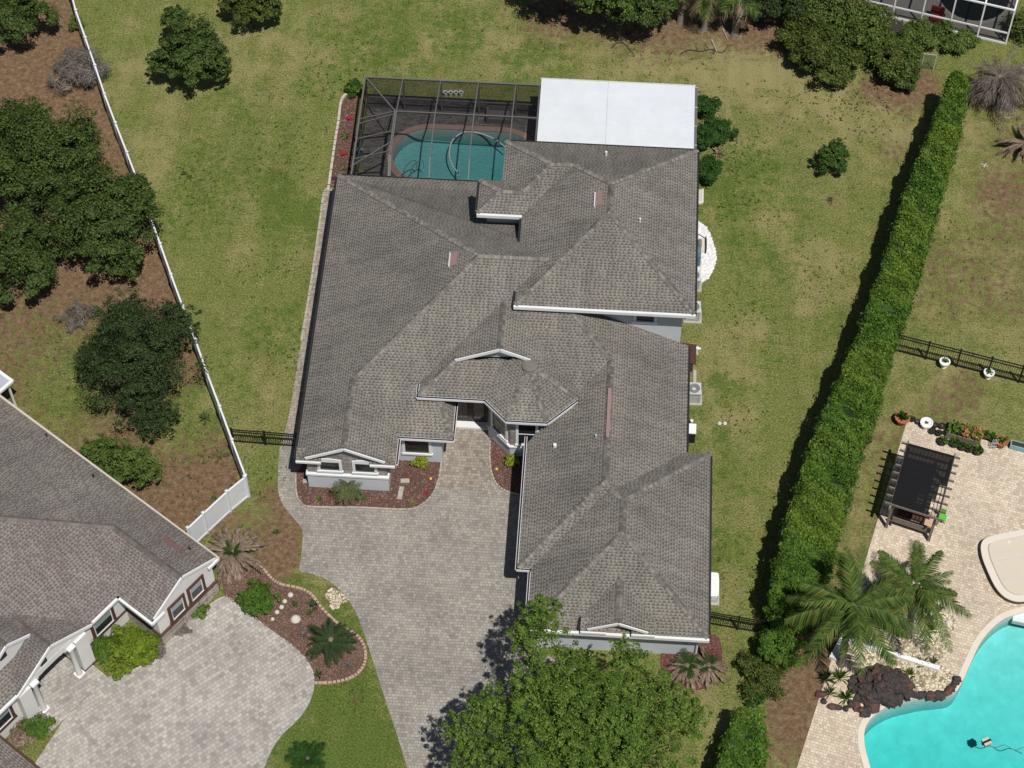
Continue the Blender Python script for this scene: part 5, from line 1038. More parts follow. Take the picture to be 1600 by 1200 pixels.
npol = [[(GU, 0, ZB), (GU, h1, z1), (R1 - h1, h1, z1), (ridge_u, hm_, zr_), (R0, 0, ZB)],
        [(GU, 2 * h1, ZB), (R1, 2 * h1, ZB), (R1 - h1, h1, z1), (GU, h1, z1)],
        [(R1, 2 * h1, ZB), (R1, 26, ZB), (ridge_u, 26, zr_), (ridge_u, hm_, zr_), (R1 - h1, h1, z1)],
        [(R0, 0, ZB), (ridge_u, hm_, zr_), (ridge_u, 26, zr_), (R0, 26, ZB)]]
g2a, g2b, g2c = 6.3, 11.0, 8.65; g2z = ZB + .02; s2 = .56; z2a = g2z + (g2c - g2a) * s2; ub = -6.2
npol += [[(-1.8, g2a, g2z), (ub, g2a, g2z), (ub, g2c, z2a), (-1.8, g2c, z2a)], [(-1.8, g2c, z2a), (ub, g2c, z2a), (ub, g2b, g2z), (-1.8, g2b, g2z)]]
g3a, g3b, g3c = 7.9, 12.3, 10.05; g3z = 3.62; s3 = .62; z3a = g3z + (g3c - g3a) * s3
npol += [[(-3.0, g3a, g3z), (-9, g3a, g3z), (-9, g3c, z3a), (-3.0, g3c, z3a)], [(-3.0, g3c, z3a), (-9, g3c, z3a), (-9, g3b, g3z), (-3.0, g3b, g3z)]]
wz = ZB - .02; npol += [[(-4, 12.95, wz), (6.5, 12.95, wz), (6.5, 17, wz + 2.0), (-4, 17, wz + 2.0)]]
nr_ = roof('main_roof', nslab(lift(npol)), nb, M['shingle_b'])
caps([(U(.3, h1, z1), U(R1 - h1, h1, z1), .5), (U(R1 - h1, h1, z1), U(ridge_u, hm_, zr_), .33), (U(ridge_u, hm_, zr_), U(ridge_u, 25, zr_), .5), (U(-1.8, g2c, z2a), U(-4.2, g2c, z2a), .5), (U(-3.0, g3c, z3a), U(-6, g3c, z3a), .5)], nr_, M['cap_b'])
def ngable(u, ta, tb, tc, zl, za, face, off=.05):
    b = MB()
    for f in (ta, tb): b.bar(U(u + off, f, zl - .02), U(u + off, tc, za - .02), .07, .17)
    b.build('rake_board', M['white'], nr_)
    MB().poly([U(u - .03, ta + .3, zl - .15), U(u - .03, tb - .3, zl - .15), U(u - .03, tc, za - .14)]).build('gable_face', face, nr_)
ngable(.22, .15, 2 * h1 - .15, h1, ZB + .06, z1, M['stucco_w']); ngable(-1.85, g2a, g2b, g2c, g2z, z2a, M['stucco_w']); ngable(-3.05, g3a + .1, g3b - .1, g3c, g3z + .06, z3a, M['stucco_w'])
for u, t, z in ((-1.86, g2c + .55, z2a - .72), (-3.06, g3c + .3, z3a - .6)): MB().box(U(u, t, z), (.04, .4, .35), NA).build('gable_vent', M['soffit'], nr_)
def nbar(a, c, wd, h, name, m, par=nr_): return MB().bar(U(*a), U(*c), wd, h).build(name, m, par)
nbar((.36, .0, ZB - .07), (R0, -.05, ZB - .07), .13, .15, 'gutter', M['beige_d']); nbar((.34, 0, ZB - .1), (.34, .7, ZB - .1), .1, .16, 'gutter', M['white']); nbar((.34, 2 * h1 - .75, ZB - .1), (.34, 2 * h1 + .06, ZB - .1), .1, .16, 'gutter', M['white'])
nbar((.36, 2 * h1 + .06, ZB - .08), (R1, 2 * h1 + .06, ZB - .08), .12, .15, 'gutter', M['white']); nbar((R1 + .06, 2 * h1, ZB - .08), (R1 + .06, g2a - .1, ZB - .08), .12, .15, 'gutter', M['white']); nbar((R1 + .06, g2b, ZB - .08), (R1 + .06, 13, ZB - .08), .12, .15, 'gutter', M['white'])
nbar((-4, 12.9, wz - .08), (6.5, 12.9, wz - .08), .12, .15, 'gutter', M['brown'])
def nwall(name, u0, u1, t0, t1, z0, z1_, m): return MB().prism([U2(u0, t0), U2(u1, t0), U2(u1, t1), U2(u0, t1)], z0, z1_).build(name, m, nb)
nwall('wall', -4.0, .17, .36, 4.1, 1.08, 2.95, M['stucco_w']); nwall('stone_base', -4.02, .24, .32, 4.14, 0, 1.0, M['stone_b']); nwall('brown_band', -4.03, .3, .28, 4.19, 1.0, 1.09, M['brown'])
nwall('wall', R0 + .5, -4.5, .45, 22, 0, 2.85, M['stucco_w']); nwall('wall', -4.6, -2.1, 4.0, 6.75, 0, 2.84, M['stucco_w']); nwall('brown_band', -4.6, -2.04, 4.15, 6.72, .95, 1.05, M['brown'])
nwall('porch_wall', -4.7, -4.4, 6.7, 11, 0, 2.83, M['brown'])
for t0, t1 in ((6.75, 7.45), (10.3, 11.0)):
    nwall('pillar', -3.6, -1.75, t0, t1, 0, 2.8, M['stucco_w']); nwall('pillar_foot', -3.61, -1.7, t0 - .04, t1 + .04, 0, .12, M['brown'])
for tt in (7.72, 10.05):
    c = MB(); q = U(-1.85, tt); c.lathe((q[0], q[1], .12), [(.16, 0), (.15, .1), (.13, 2.5), (.17, 2.6)], 12); o = c.build('column', M['stucco_w'], nb, smooth=True); MB().box((q[0], q[1], .07), (.42, .42, .14), NA).build('column_base', M['white'], o); MB().box((q[0], q[1], 2.76), (.4, .4, .12), NA).build('column_capital', M['white'], o)
ar = MB()
for i in range(10):
    t0, t1 = 7.5 + 2.75 * i / 10, 7.5 + 2.75 * (i + 1) / 10; hgt = .55 - .5 * math.sin(math.pi * (i + .5) / 10); ar.prism([U2(-2.05, t0), U2(-1.87, t0), U2(-1.87, t1), U2(-2.05, t1)], 2.95 - hgt, 3.2)
ar.build('porch_arch', M['stucco_w'], nb)
nwall('porch_floor', -4.5, -1.3, 7.0, 10.9, 0, .08, M['drive_n'])
nwall('wall', -4.6, -2.2, 10.95, 13.1, 0, 2.83, M['stucco_w']); nwall('wall', -3.5, 6, 13.4, 18, 0, 2.82, M['stucco_w'])
def nwin(u, t, z, wd, h, mull=False):
    q = U(u, t, z); wo = window(q, NA, wd, h, nb, .16, M['brown'], M['glass_g'], bars=0); n = NU
    b = MB(); L = NT * (wd / 2)
    for s in (-1, 1): b.bar(Vector(q) + L * s * .95 + n * .05 - Vector((0, 0, h / 2)), Vector(q) + L * s * .95 + n * .05 + Vector((0, 0, h / 2)), .05, .05)
    b.bar(Vector(q) - L + n * .05 - Vector((0, 0, h / 2 - .03)), Vector(q) + L + n * .05 - Vector((0, 0, h / 2 - .03)), .05, .05); b.build('inner_frame', M['white'], wo)
    MB().bar(Vector(q) - L * .9 + n * .03 - Vector((0, 0, h * .22)), Vector(q) + L * .9 + n * .03 - Vector((0, 0, h * .22)), .02, h * .5).build('lower_pane', M['glass'], wo)
for t in (1.55, 2.85): nwin(.17, t, 1.85, .8, 1.15)
nwin(-2.1, 5.55, 1.75, 1.15, 1.15); nwin(-2.2, 11.95, 1.7, .95, 1.2)
P = U(-1.6, 1.05, ZB + .53 + .06); MB().box(P, (1.2, .32, .09), NA, Matrix.Rotation(math.atan(.5), 3, NU)).build('ridge_vent', simple('dull_red_vent', (.145, .088, .082), .8, .1), nr_)
for u, t in ((-7.4, .55), (-.9, .6), (-11, .25)): q = U(u, t, ZB + t * .5); MB().tube([q, (q[0], q[1], q[2] + .22)], .05, 6).build('vent_pipe', M['soffit'], nr_)
pc2 = thing('patio_cover', U(-16.5, .2), 'corner of a pale white edged patio roof at the left edge', 'patio cover')
MB().prism([U2(-15.2, -1.15), U2(-15.2, 2), U2(-20, 2), U2(-20, -1.15)], 2.4, 2.48).build('roof_panel', simple('pale_translucent_panel', (.42, .45, .5), .5, .06), pc2)
MB().bar(U(-15.15, -1.2, 2.46), U(-15.15, 2, 2.46), .16, .14).bar(U(-15.1, -1.2, 2.462), U(-20, -1.2, 2.462), .16, .14).build('edge_trim', M['white'], pc2); MB().box(U(-15.3, -1.0, 1.2), (.1, .1, 2.4), NA).build('post', M['white'], pc2)
# neighbour driveway, island bed
nd_pts = sm2([(100, 1125), (140, 1085), (158, 1062), (205, 1048), (250, 1018), (262, 998), (308, 962), (350, 932), (385, 955), (425, 985), (466, 1015), (488, 1045), (491, 1070), (485, 1095), (468, 1122), (440, 1150), (420, 1182), (400, 1240)], 4, False) + [A2(380, 1300), A2(-40, 1300), A2(40, 1215)]
sheet('neighbour_driveway', nd_pts, .028, M['drive_n'])
MB().prism([U2(-1.3, 7.0), U2(-.75, 7.0), U2(-.75, 10.9), U2(-1.3, 10.9)], -.05, .05).build('porch_step', M['drive_n'], nb)
edge = [(p.x, p.y) for p in smooth_path([A(x, y) for x, y in ((388, 876), (410, 889), (425, 905), (440, 914), (468, 920), (487, 930), (502, 950), (520, 968), (535, 980), (556, 992), (569, 1010), (571, 1032), (562, 1050), (545, 1061), (520, 1067), (493, 1068))], 4)]
bedpts = edge + pxpath([(490, 1048), (466, 1017), (425, 987), (385, 957), (352, 934), (345, 900)])
bed = sheet('island_bed', bedpts, .02, M['mulch_p']); chips('mulch_chips', bedpts, 5200, .025, .055, M['mulchchip_p'], bed)
setp(kerb('bed_kerb', edge, .13, .1, M['curb'], bed))
gr = sm2([(512, 924), (519, 918), (530, 924), (545, 935), (541, 941), (532, 944), (527, 951), (517, 950), (514, 940), (508, 933)], 3); gp = sheet('gravel_patch', gr, .02, M['gravel_base']); stones('gravel', gr, 150, .02, .06, M['gravel'], gp)
for i, (x, y, r, lb) in enumerate(((454, 930, .13, 'topmost'), (445, 940, .11, 'second from top'), (440, 949, .11, 'middle'), (433, 957, .11, 'second from bottom'), (426, 968, .09, 'bottom'))):
    b = MB(); b.lathe(A(x, y), [(r, -.02), (r * 1.15, .05), (r * .7, .12), (.02, .14)], 7); b.solo('border_stone', M['pale_rock'], f'{lb} pale stone of the row beside the round bush', 'stone', 'row of pale stones in the island bed')
b = MB(); b.lathe(A(462, 968), [(.22, -.02), (.25, .06), (.15, .17), (.02, .2)], 8); b.solo('boulder', M['pale_rock'], 'largest pale stone lying in the middle of the island bed', 'stone')
for i, (x, y, r, mm, lb) in enumerate(((460, 945, .3, 'oak', 'dark low plant next to the pale stone row'), (490, 947, .42, 'sago', 'dark spiky clump near the kerb of the island bed'), (483, 958, .25, 'hedge', 'small green plant below the dark spiky clump'), (475, 992, .4, 'twig', 'grey dry plant above the pale driveway in the island bed'), (545, 1040, .35, 'twig', 'grey dry plant right of the sago palm'), (498, 1055, .35, 'oak', 'dark plant at the bottom corner of the island bed'), (545, 1002, .5, 'twig', 'pale dry clump right of the sago crown'), (432, 832, .25, 'hedge', 'small green weed on the brown ground beside the driveway'))): rosette('bed_plant', x, y, 30, r, .03, M[mm], lb, 'plant', None, .2, 1.2, 110 + i)
# beds of the main house
fb = sm2([(462, 742), (463, 770), (470, 786), (487, 793), (560, 794), (636, 797), (660, 789), (677, 772), (686, 748), (690, 722)], 4, False)
fbp = fb + [(-3.2, -4.7), (-9.9, -4.7)]; fbo = sheet('mulch_bed', fbp, .04, M['mulch']); chips('mulch_chips', fbp, 4200, .042, .055, M['mulchchip'], fbo); kerb('bed_kerb', fb, .09, .1, M['curb_g'], fbo)
rb = sm2([(766, 690), (765, 712), (768, 740), (778, 760), (795, 770), (822, 776)], 4, False); rbp = rb + [(1.5, -8.2), (1.5, -4.0), (-.9, -3.5)]
rbo = sheet('mulch_bed', rbp, .05, M['mulch']); chips('mulch_chips', rbp, 2000, .055, .055, M['mulchchip'], rbo); kerb('bed_kerb', rb, .09, .1, M['curb_g'], rbo)
pb = sm2([(1040, 1010), (1034, 1050), (1050, 1070), (1085, 1079), (1112, 1068), (1127, 1040), (1126, 1005), (1110, 992)], 4); pbo = sheet('mulch_bed', pb, .03, simple('red_mulch', (.12, .05, .042), .95, .4, 14, bmp=.5)); chips('mulch_chips', pb, 1800, .035, .055, leafmat('red_mulch_chips', (.07, .03, .025), (.26, .13, .11), 0), pbo)
cb = [A2(*q) for q in ((541, 150), (560, 152), (548, 283), (528, 292), (514, 292), (519, 250), (527, 200), (532, 168))]; cbo = sheet('mulch_bed', cb, .025, M['mulch']); chips('mulch_chips', cb, 1500, .03, .055, M['mulchchip'], cbo)
kerb('bed_kerb', sm2([(541, 148), (533, 160), (529, 190), (524, 220), (519, 255), (513, 298)], 4, False), .14, .12, simple('pale_kerb', (.5, .46, .38), .9, .2, 5), cbo)
for i, (x, y, L, mm, lb) in enumerate(((546, 187, .3, 'red', 'red leaved plant at the upper end of the strip beside the cage'), (540, 216, .45, 'palm_s', 'pale grassy plant in the middle of the strip beside the cage'), (536, 242, .32, 'red', 'red leaved plant lower in the strip beside the cage'), (538, 264, .35, 'palm_s', 'pale grassy plant at the lower end of the strip'), (522, 280, .25, 'cushion', 'dark red plant at the roof corner end of the strip'))): rosette('strip_plant', x, y, 22, L, .035, M[mm], lb, 'plant', None, .2, 1.1, 130 + i)
for i, (x, y, L, mm, lb) in enumerate(((499, 780, .25, 'hedge', 'small green plant left of the feathery palm'), (566, 780, .3, 'hedge', 'small green plant right of the feathery palm'), (665, 770, .18, 'red', 'small red leaved plant near the bed corner'), (640, 748, .16, 'red', 'small red leaved plant below the yellow green shrub'), (645, 785, .14, 'lime', 'tiny yellow plant at the front bed corner'), (803, 790, .01, 'red', ''))):
    if lb: rosette('bed_plant', x, y, 18, L, .03, M[mm], lb, 'plant', None, .2, 1.2, 140 + i, z0=.05)
for i, (x, y, lb) in enumerate(((673, 749, 'small yellow ball ornament in the front bed'), (776, 734, 'small yellow ball ornament in the bed beside the bay'))): b = MB(); b.lathe(A(x, y, .05), [(.03, 0), (.08, .05), (.08, .1), (.02, .16)], 9); b.solo('garden_ball', simple('yellow_ball', (.7, .45, .12), .5, .1), lb, 'ornament')
for i, (x, y, a, lb) in enumerate(((626, 771, 1.5, 'long pale paver slab lying in the front mulch bed'), (633, 752, .1, 'short pale paver slab beside the gable wall'), (480, 752, .1, 'pale block at the left end of the gable wall'))): p = A(x, y, .05); MB().box((p.x, p.y, .08), (.75 if i == 0 else .45, .24, .08), a).solo('paver_slab', M['curb_g'], lb, 'slab')
# ------------------------------------------------------------------ right neighbour: deck, pool, pergola, pots
dk = pxpath([(1418, 655), (1500, 678), (1600, 704), (1760, 745)]) + [A2(1760, 1400), A2(1190, 1400), A2(1245, 1200), A2(1277, 1100), A2(1320, 965), A2(1345, 900), A2(1372, 810), A2(1394, 735)]
rd = holed('pool_deck', dk, grow(RPOOL, .02), .03, M['deck_r']); rd['kind'] = 'structure'
rp = thing('swimming_pool', A(1560, 1120), 'bright turquoise free form pool at the lower right', 'pool'); basin(rp, RPOOL, 3.0, M['plaster_r'], .03); fill(rp, RPOOL, 1.45, M['water_r'], slope=(.02, .085)); holed('coping', grow(RPOOL, .3), RPOOL, .055, M['coping_w'], rp, .06)
p = A(1590, 964, .0); MB().box((p.x + .3, p.y, -.2), (1.0, .55, .3), math.radians(-10)).build('step', M['plaster_r'], rp)
spo = sm2([(1536, 868), (1536, 848), (1552, 839), (1600, 829), (1680, 815), (1690, 900), (1640, 925), (1600, 938), (1575, 934), (1558, 918), (1545, 892)], 5, True, .4)
spa = thing('spa', A(1600, 900), 'raised cream spa with a beige folding cover beside the pool', 'spa'); MB().prism(spo, 0, .36).build('shell', simple('dark_brown_tile', (.10, .07, .055), .6, .2, 10), spa); MB().prism(grow(spo, .06), .36, .42).build('rim', M['coping_w'], spa)  # shell sides in one dark brown, rim in pale coping
cv = grow(spo, -.32); gp_ = grow(spo, -.27); MB().prism(gp_, .415, .425).build('groove', M['beige_d'], spa); MB().prism(cv, .42, .47).build('cover', M['beige'], spa)
for q0, q1 in (((1556, 876), (1640, 866)), ((1566, 905), (1650, 896))): MB().bar(A(*q0, .472), A(*q1, .472), .035, .012).build('cover_seam', M['acgrey'], spa)
p = A(1577, 846.5, .49); MB().box(p, (.12, .06, .03)).build('cover_handle', M['plastic_w'], spa)
gb = sm2([(1335, 930), (1372, 905), (1412, 905), (1450, 930), (1491, 966), (1482, 1005), (1474, 1040), (1494, 1056), (1484, 1075), (1440, 1085), (1395, 1060), (1345, 1040), (1306, 1032), (1318, 990)], 4); gbo = sheet('gravel_bed', gb, .045, M['gravel_base'], None, .06); stones('tan_gravel', gb, 3600, .045, .075, M['gravel'], gbo)
wk = thing('low_wall', A(1395, 1022), 'low white garden wall crossing the tan gravel bed', 'wall'); w0, w1, w2 = A(1322, 998, .2), A(1303, 1030, .2), A(1468, 1045, .2)
MB().bar((w0.x, w0.y, .14), (w2.x, w2.y, .14), .22, .26).build('long_run', M['white'], wk); MB().bar((w0.x, w0.y + .05, .135), (w1.x, w1.y, .135), .5, .25).build('short_run', M['white'], wk)
def rockm(P, r, m, parent, name='rock', flat=.75):
    rnd = random.Random(int(P[0] * 997 + P[1] * 131 + r * 1000)); b = MB(); nl, ns = 4, 7; ax_ = [rnd.uniform(.75, 1.25) for _ in range(3)]; rot = rnd.uniform(0, 6.28)
    rows = []
    for i in range(nl + 1):
        th = math.pi * i / nl; row = []
        for j in range(ns if 0 < i < nl else 1):
            ph = 2 * math.pi * j / ns + rot + i * .4; q = r * rnd.uniform(.72, 1.18); row.append(len(b.v)); b.v.append((P[0] + q * math.sin(th) * math.cos(ph) * ax_[0], P[1] + q * math.sin(th) * math.sin(ph) * ax_[1], P[2] + q * math.cos(th) * flat * ax_[2]))
        rows.append(row)
    for i in range(nl):
        a, c = rows[i], rows[i + 1]
        for j in range(ns):
            if len(a) == 1: b.f.append((a[0], c[j], c[(j + 1) % ns]))
            elif len(c) == 1: b.f.append((a[j], c[0], a[(j + 1) % ns]))
            else: b.f.append((a[j], c[j], c[(j + 1) % ns], a[(j + 1) % ns]))
    return b.build(name, m, parent)
rw = thing('rock_waterfall', A(1375, 1075), 'dark lava rock waterfall mound at the pool edge', 'rock waterfall'); rnd = random.Random(5)
for i in range(120):
    a = rnd.uniform(0, 6.28); q = math.sqrt(rnd.random()); x, y = 1376 + 46 * q * math.cos(a), 1076 + 29 * q * math.sin(a); z = max(.1, 1.35 * (1 - q) + rnd.uniform(-.1, .15)); pz = A(x, y, 0); rockm((pz.x, pz.y, z * .8), rnd.uniform(.2, .36), M['rock'] if rnd.random() < .86 else M['rock_r'], rw)
for i, (x, y) in enumerate(((1424, 1084), (1434, 1087), (1444, 1085), (1454, 1087), (1464, 1088), (1474, 1084), (1483, 1079), (1490, 1071), (1495, 1062), (1420, 1070), (1429, 1086), (1439, 1087), (1449, 1086), (1459, 1088), (1469, 1087), (1479, 1082), (1487, 1075), (1493, 1067), (1345, 1110), (1352, 1116), (1358, 1108), (1338, 1104), (1330, 1100), (1288, 1096), (1300, 1104), (1310, 1106), (1322, 1108), (1282, 1085))): pz = A(x, y, .1); rockm((pz.x, pz.y, .12), rnd.uniform(.16, .25), M['rock'] if i % 3 else M['rock_r'], rw)
pz = A(1420, 1072, .2); rockm((pz.x, pz.y, .25), .24, M['rock_r'], rw)
for i, (x, y, n, L, mm, lb) in enumerate(((1312, 1060, 40, .75, 'maple', 'green grassy palm left of the rock waterfall'), (1290, 1062, 34, .7, 'oak', 'dark spiky plant at the left foot of the rock waterfall'), (1322, 1092, 40, .7, 'shrub', 'grassy clump below the left of the rock waterfall'), (1296, 1085, 30, .6, 'palm_s', 'pale dry clump at the corner of the lower deck'), (1422, 1055, 34, .55, 'maple', 'green grass tuft beside the reddish rock'), (1440, 1038, 26, .55, 'palm_s', 'thin grassy plant at the low white wall'), (1458, 1036, 26, .5, 'palm_s', 'thin grassy plant at the right end of the low white wall'), (1456, 985, 40, .5, 'shrub', 'green grass clump right of the right queen palm trunk'), (1468, 955, 26, .5, 'shrub', 'olive grassy plant at the gravel bed edge near the deck'), (1428, 952, 20, .35, 'shrub', 'small plant behind the right queen palm trunk'))): rosette('grass_clump', x, y, n, L, .025, M[mm], lb, 'plant', None, .3, 1.4, 150 + i)
p = A(1482, 974); rockm((p.x, p.y, .1), .17, M['pale_rock'], None, 'white_rock'); setp(bpy.data.objects['white_rock'], 'single white rock at the deck side of the gravel bed', 'rock')
p = A(1541, 1160, -.1); fl = thing('pool_cleaner', p, 'small square pool robot floating in the bright pool', 'pool cleaner'); MB().box((p.x, p.y, -.06), (.36, .34, .16), .5).build('body', M['beige_d'], fl); MB().box((p.x, p.y, -.06), (.46, .1, .18), .5).build('wheels', M['black'], fl); MB().tube(smooth_path([A(x, y, -.09) for x, y in ((1541, 1163), (1555, 1168), (1570, 1164), (1585, 1172), (1600, 1168), (1620, 1176))], 4), .018, 5).build('cable', M['acdark'], fl)
pass
# pergola
ZP = 2.35; c0, c1, c2, c3 = (A(x, y, ZP) for x, y in ((1418, 694), (1491, 714), (1465, 811), (1392, 788))); pg = thing('pergola', A(1440, 800), 'wooden pergola covered with black shade mesh on the cream deck', 'pergola')
def lp(a, b, t): return a + (b - a) * t
for a, b in ((c0, c3), (c1, c2)): d = (b - a).normalized() * .25; MB().bar(a - d - Vector((0, 0, .12)), b + d - Vector((0, 0, .12)), .1, .18).build('beam', M['wood'], pg)
for i in range(9):
    t = i / 8; a, b = lp(c0, c3, t), lp(c1, c2, t); d = (b - a).normalized() * .3; MB().bar(a - d, b + d, .06, .14).build('rafter', M['wood'] if i not in (2,) else M['wood'], pg)
for a in (lp(c0, c2, .04), lp(c1, c3, .04), lp(c2, c0, .04), lp(c3, c1, .04)): MB().box((a.x, a.y, 1.1), (.13, .13, 2.2), -.24).build('post', M['wood'], pg)
mesh_m = screenmat('black_shade_cloth', .955, (.012, .012, .014))
for i in range(4):
    t0, t1 = i / 4, (i + 1) / 4; tt = .07 if i < 3 else .0; r_ = 1.0 if i < 2 else (.86 if i == 2 else .78)
    MB().poly([lp(lp(c0, c3, t0), lp(c1, c2, t0), 0) + Vector((0, 0, .1)), lp(c0, c3, t1) + Vector((0, 0, .1 + (.01 if i % 2 else 0))), lp(lp(c0, c3, t1), lp(c1, c2, t1), r_) + Vector((0, 0, .1)), lp(lp(c0, c3, t0), lp(c1, c2, t0), r_) + Vector((0, 0, .1))]).build('shade_cloth', mesh_m, pg)
for i in range(14): t = i / 13; a = lp(c0, c1, t); b = lp(c3, c2, t); MB().bar(a + Vector((0, 0, .085)), b + Vector((0, 0, .085)), .03, .02).build('batten', M['wood'] if i in (0,) else M['black'], pg)
b0, b1 = A(1391, 822), A(1451, 842); bn = thing('bench', (b0 + b1) / 2, 'slatted grey wooden bench at the front edge of the pergola', 'bench'); d = (b1 - b0).normalized(); nrm = Vector((-d.y, d.x, 0))
for zz in (.55, .7, .85): MB().bar(b0 + Vector((0, 0, zz)), b1 + Vector((0, 0, zz)), .04, .1).build('back_slat', M['wood'], bn)
for k in range(3): MB().bar(b0 + nrm * (.12 + .14 * k) + Vector((0, 0, .43)), b1 + nrm * (.12 + .14 * k) + Vector((0, 0, .43)), .11, .04).build('seat_slat', M['wood'], bn)
for q in (b0, b1):
    for o in (.02, .45): MB().box((q.x + nrm.x * o, q.y + nrm.y * o, .45 if o < .1 else .22), (.07, .07, .9 if o < .1 else .44), math.atan2(d.y, d.x)).build('leg', M['woodd'], bn)
s0, s1 = A(1404, 812), A(1440, 823); so_ = thing('garden_sofa', (s0 + s1) / 2, 'brown cushioned sofa in the shade of the pergola', 'sofa'); an = math.atan2((s1 - s0).y, (s1 - s0).x); mc = (s0 + s1) / 2
MB().box((mc.x, mc.y + .3, .25), (1.3, .7, .3), an).build('base', M['woodd'], so_)
for k in (-.33, .33): MB().box((mc.x + k * math.cos(an), mc.y + .3 + k * math.sin(an), .46), (.62, .62, .14), an).build('cushion', M['cushion'], so_)
MB().box((mc.x, mc.y + .68, .55), (1.3, .14, .5), an).build('backrest', M['cushion'], so_)
p = A(1447, 826); ch = thing('tan_lounge_chair', p, 'tan cushioned chair at the right end under the pergola', 'chair'); MB().box((p.x, p.y + .15, .4), (.5, .55, .12), an).build('cushion', M['tancush'], ch); MB().box((p.x, p.y + .42, .62), (.5, .12, .4), an).build('backrest', M['tancush'], ch); MB().box((p.x, p.y + .15, .17), (.44, .5, .3), an).build('base', M['woodd'], ch)
p = A(1471, 818); gc = thing('green_chair', p, 'bright green folding chair beside the pergola corner', 'chair'); MB().box((p.x, p.y + .1, .4), (.36, .4, .03), -.3).build('seat', M['green'], gc); MB().box((p.x - .02, p.y + .34, .62), (.36, .04, .42), -.3).build('backrest', M['green'], gc)
for sx in (-.15, .15):
    for sy in (-.05, .28): MB().box((p.x + sx, p.y + sy, .2), (.03, .03, .38), -.3).build('leg', M['acgrey'], gc)
# pots
def pot(px, py, r, h, mat, label, plant=None, pl=.35, group=None, n=22, urn=False, cat='pot'):
    p = A(px, py); t = thing('plant_pot', p, label, cat, group)
    prof = [(r * .6, 0), (r * .95, h * .75), (r, h * .85), (r * 1.12, h * .86), (r * 1.12, h), (r * .88, h), (r * .85, h * .86)] if not urn else [(r * .55, 0), (r * .6, h * .12), (r * .35, h * .2), (r * .8, h * .5), (r, h * .85), (r * 1.12, h * .88), (r * 1.12, h), (r * .85, h), (r * .82, h * .86)]
    MB().lathe(p, prof, 14).build('pot', mat, t); MB().lathe(p + Vector((0, 0, h * .84)), [(r * .86, 0), (.01, .01)], 12).build('soil', M['soil'], t)
    if plant:
        rnd = random.Random(int(px)); b = MB(); c = p + Vector((0, 0, h * .85))
        for i in range(n):
            a = i * 2.4; e = rnd.uniform(.3, 1.4); l = pl * rnd.uniform(.6, 1.1); d = Vector((math.cos(a) * math.cos(e), math.sin(a) * math.cos(e), math.sin(e))); s = Vector((-math.sin(a), math.cos(a), 0)) * pl * .13; k = len(b.v); m1 = c + d * l * .55; b.v += [tuple(c), tuple(m1 + s), tuple(c + d * l - Vector((0, 0, l * .15))), tuple(m1 - s)]; b.f.append((k, k + 1, k + 2, k + 3))
        b.build('plant', plant, t)
    return t
pot(1474, 573, .26, .5, M['plastic_w'], 'white urn with a small plant, left of two at the black fence', M['maple'], .32, 'white urns at the black fence', urn=True); pot(1543, 590, .26, .5, M['plastic_w'], 'white urn with a small plant, right of two at the black fence', M['maple'], .32, 'white urns at the black fence', urn=True)
pot(1408, 660, .36, .5, M['terracotta'], 'large terracotta pot at the left corner of the cream deck', M['gloss'], .55); pot(1563, 697, .3, .5, M['terracotta'], 'terracotta pot right of the wooden planter', M['maple'], .45); pot(1446, 667, .3, .42, M['plastic_w'], 'white round pot among the dark pots', M['shrub_d'], .15)
DP = 'small dark pots around the wooden planter'
for i, (x, y, r, pm, l, lb) in enumerate(((1425, 658, .15, 'oak', .18, 'small dark pot next to the large terracotta pot'), (1434, 662, .14, 'twig', .15, 'small dark pot touching the white round pot on its left'), (1460, 668, .16, 'twig', .1, 'brown topped dark pot just right of the white round pot'), (1471, 669, .16, 'twig', .1, 'brown topped dark pot at the left end of the wooden planter'), (1456, 677, .17, 'oak', .16, 'dark pot in front of the brown topped pots, left one'), (1466, 680, .17, 'oak', .16, 'dark pot in front of the brown topped pots, right one'), (1472, 694, .24, 'maple', .4, 'leafy dark pot at the left end of the front row'), (1491, 697, .24, 'hedge', .38, 'leafy dark pot second from the left in the front row'), (1503, 702, .22, 'hedge', .36, 'leafy dark pot in the middle of the front row'), (1514, 705, .22, 'hedge', .36, 'leafy dark pot second from the right in the front row'), (1527, 709, .24, 'hedge', .42, 'leafy dark pot at the right end of the front row'), (1538, 684, .2, 'hedge', .4, 'leafy dark pot behind the right end of the wooden planter'), (1549, 688, .2, 'hedge', .42, 'leafy dark pot left of the right terracotta pot'))): pot(x, y, r, r * 1.5, M['darkpot'], lb, M[pm], l, DP, 26)
q0, q1, q2, q3 = (A(x, y, .0) for x, y in ((1477, 684), (1529, 698), (1535, 681), (1484, 667))); wp = thing('wooden_planter', (q0 + q2) / 2, 'raised wooden planter box with orange and green plants', 'planter')
for a, b in ((q0, q1), (q1, q2), (q2, q3), (q3, q0)):
    for zz in (.12, .34): MB().bar(Vector((a.x, a.y, zz)), Vector((b.x, b.y, zz)), .05, .2).build('board', M['wood'], wp)
MB().prism([(q.x, q.y) for q in (q0, q1, q2, q3)], .02, .4).build('soil', M['soil'], wp)
PL = [(q.x, q.y) for q in (q0, q1, q2, q3)]; pts = scatter(PL, 300); C = np.column_stack([pts, .42 + RNG.uniform(0, .3, 300)]); nr = RNG.normal(size=(300, 3)); nr[:, 2] = np.abs(nr[:, 2]) + .6
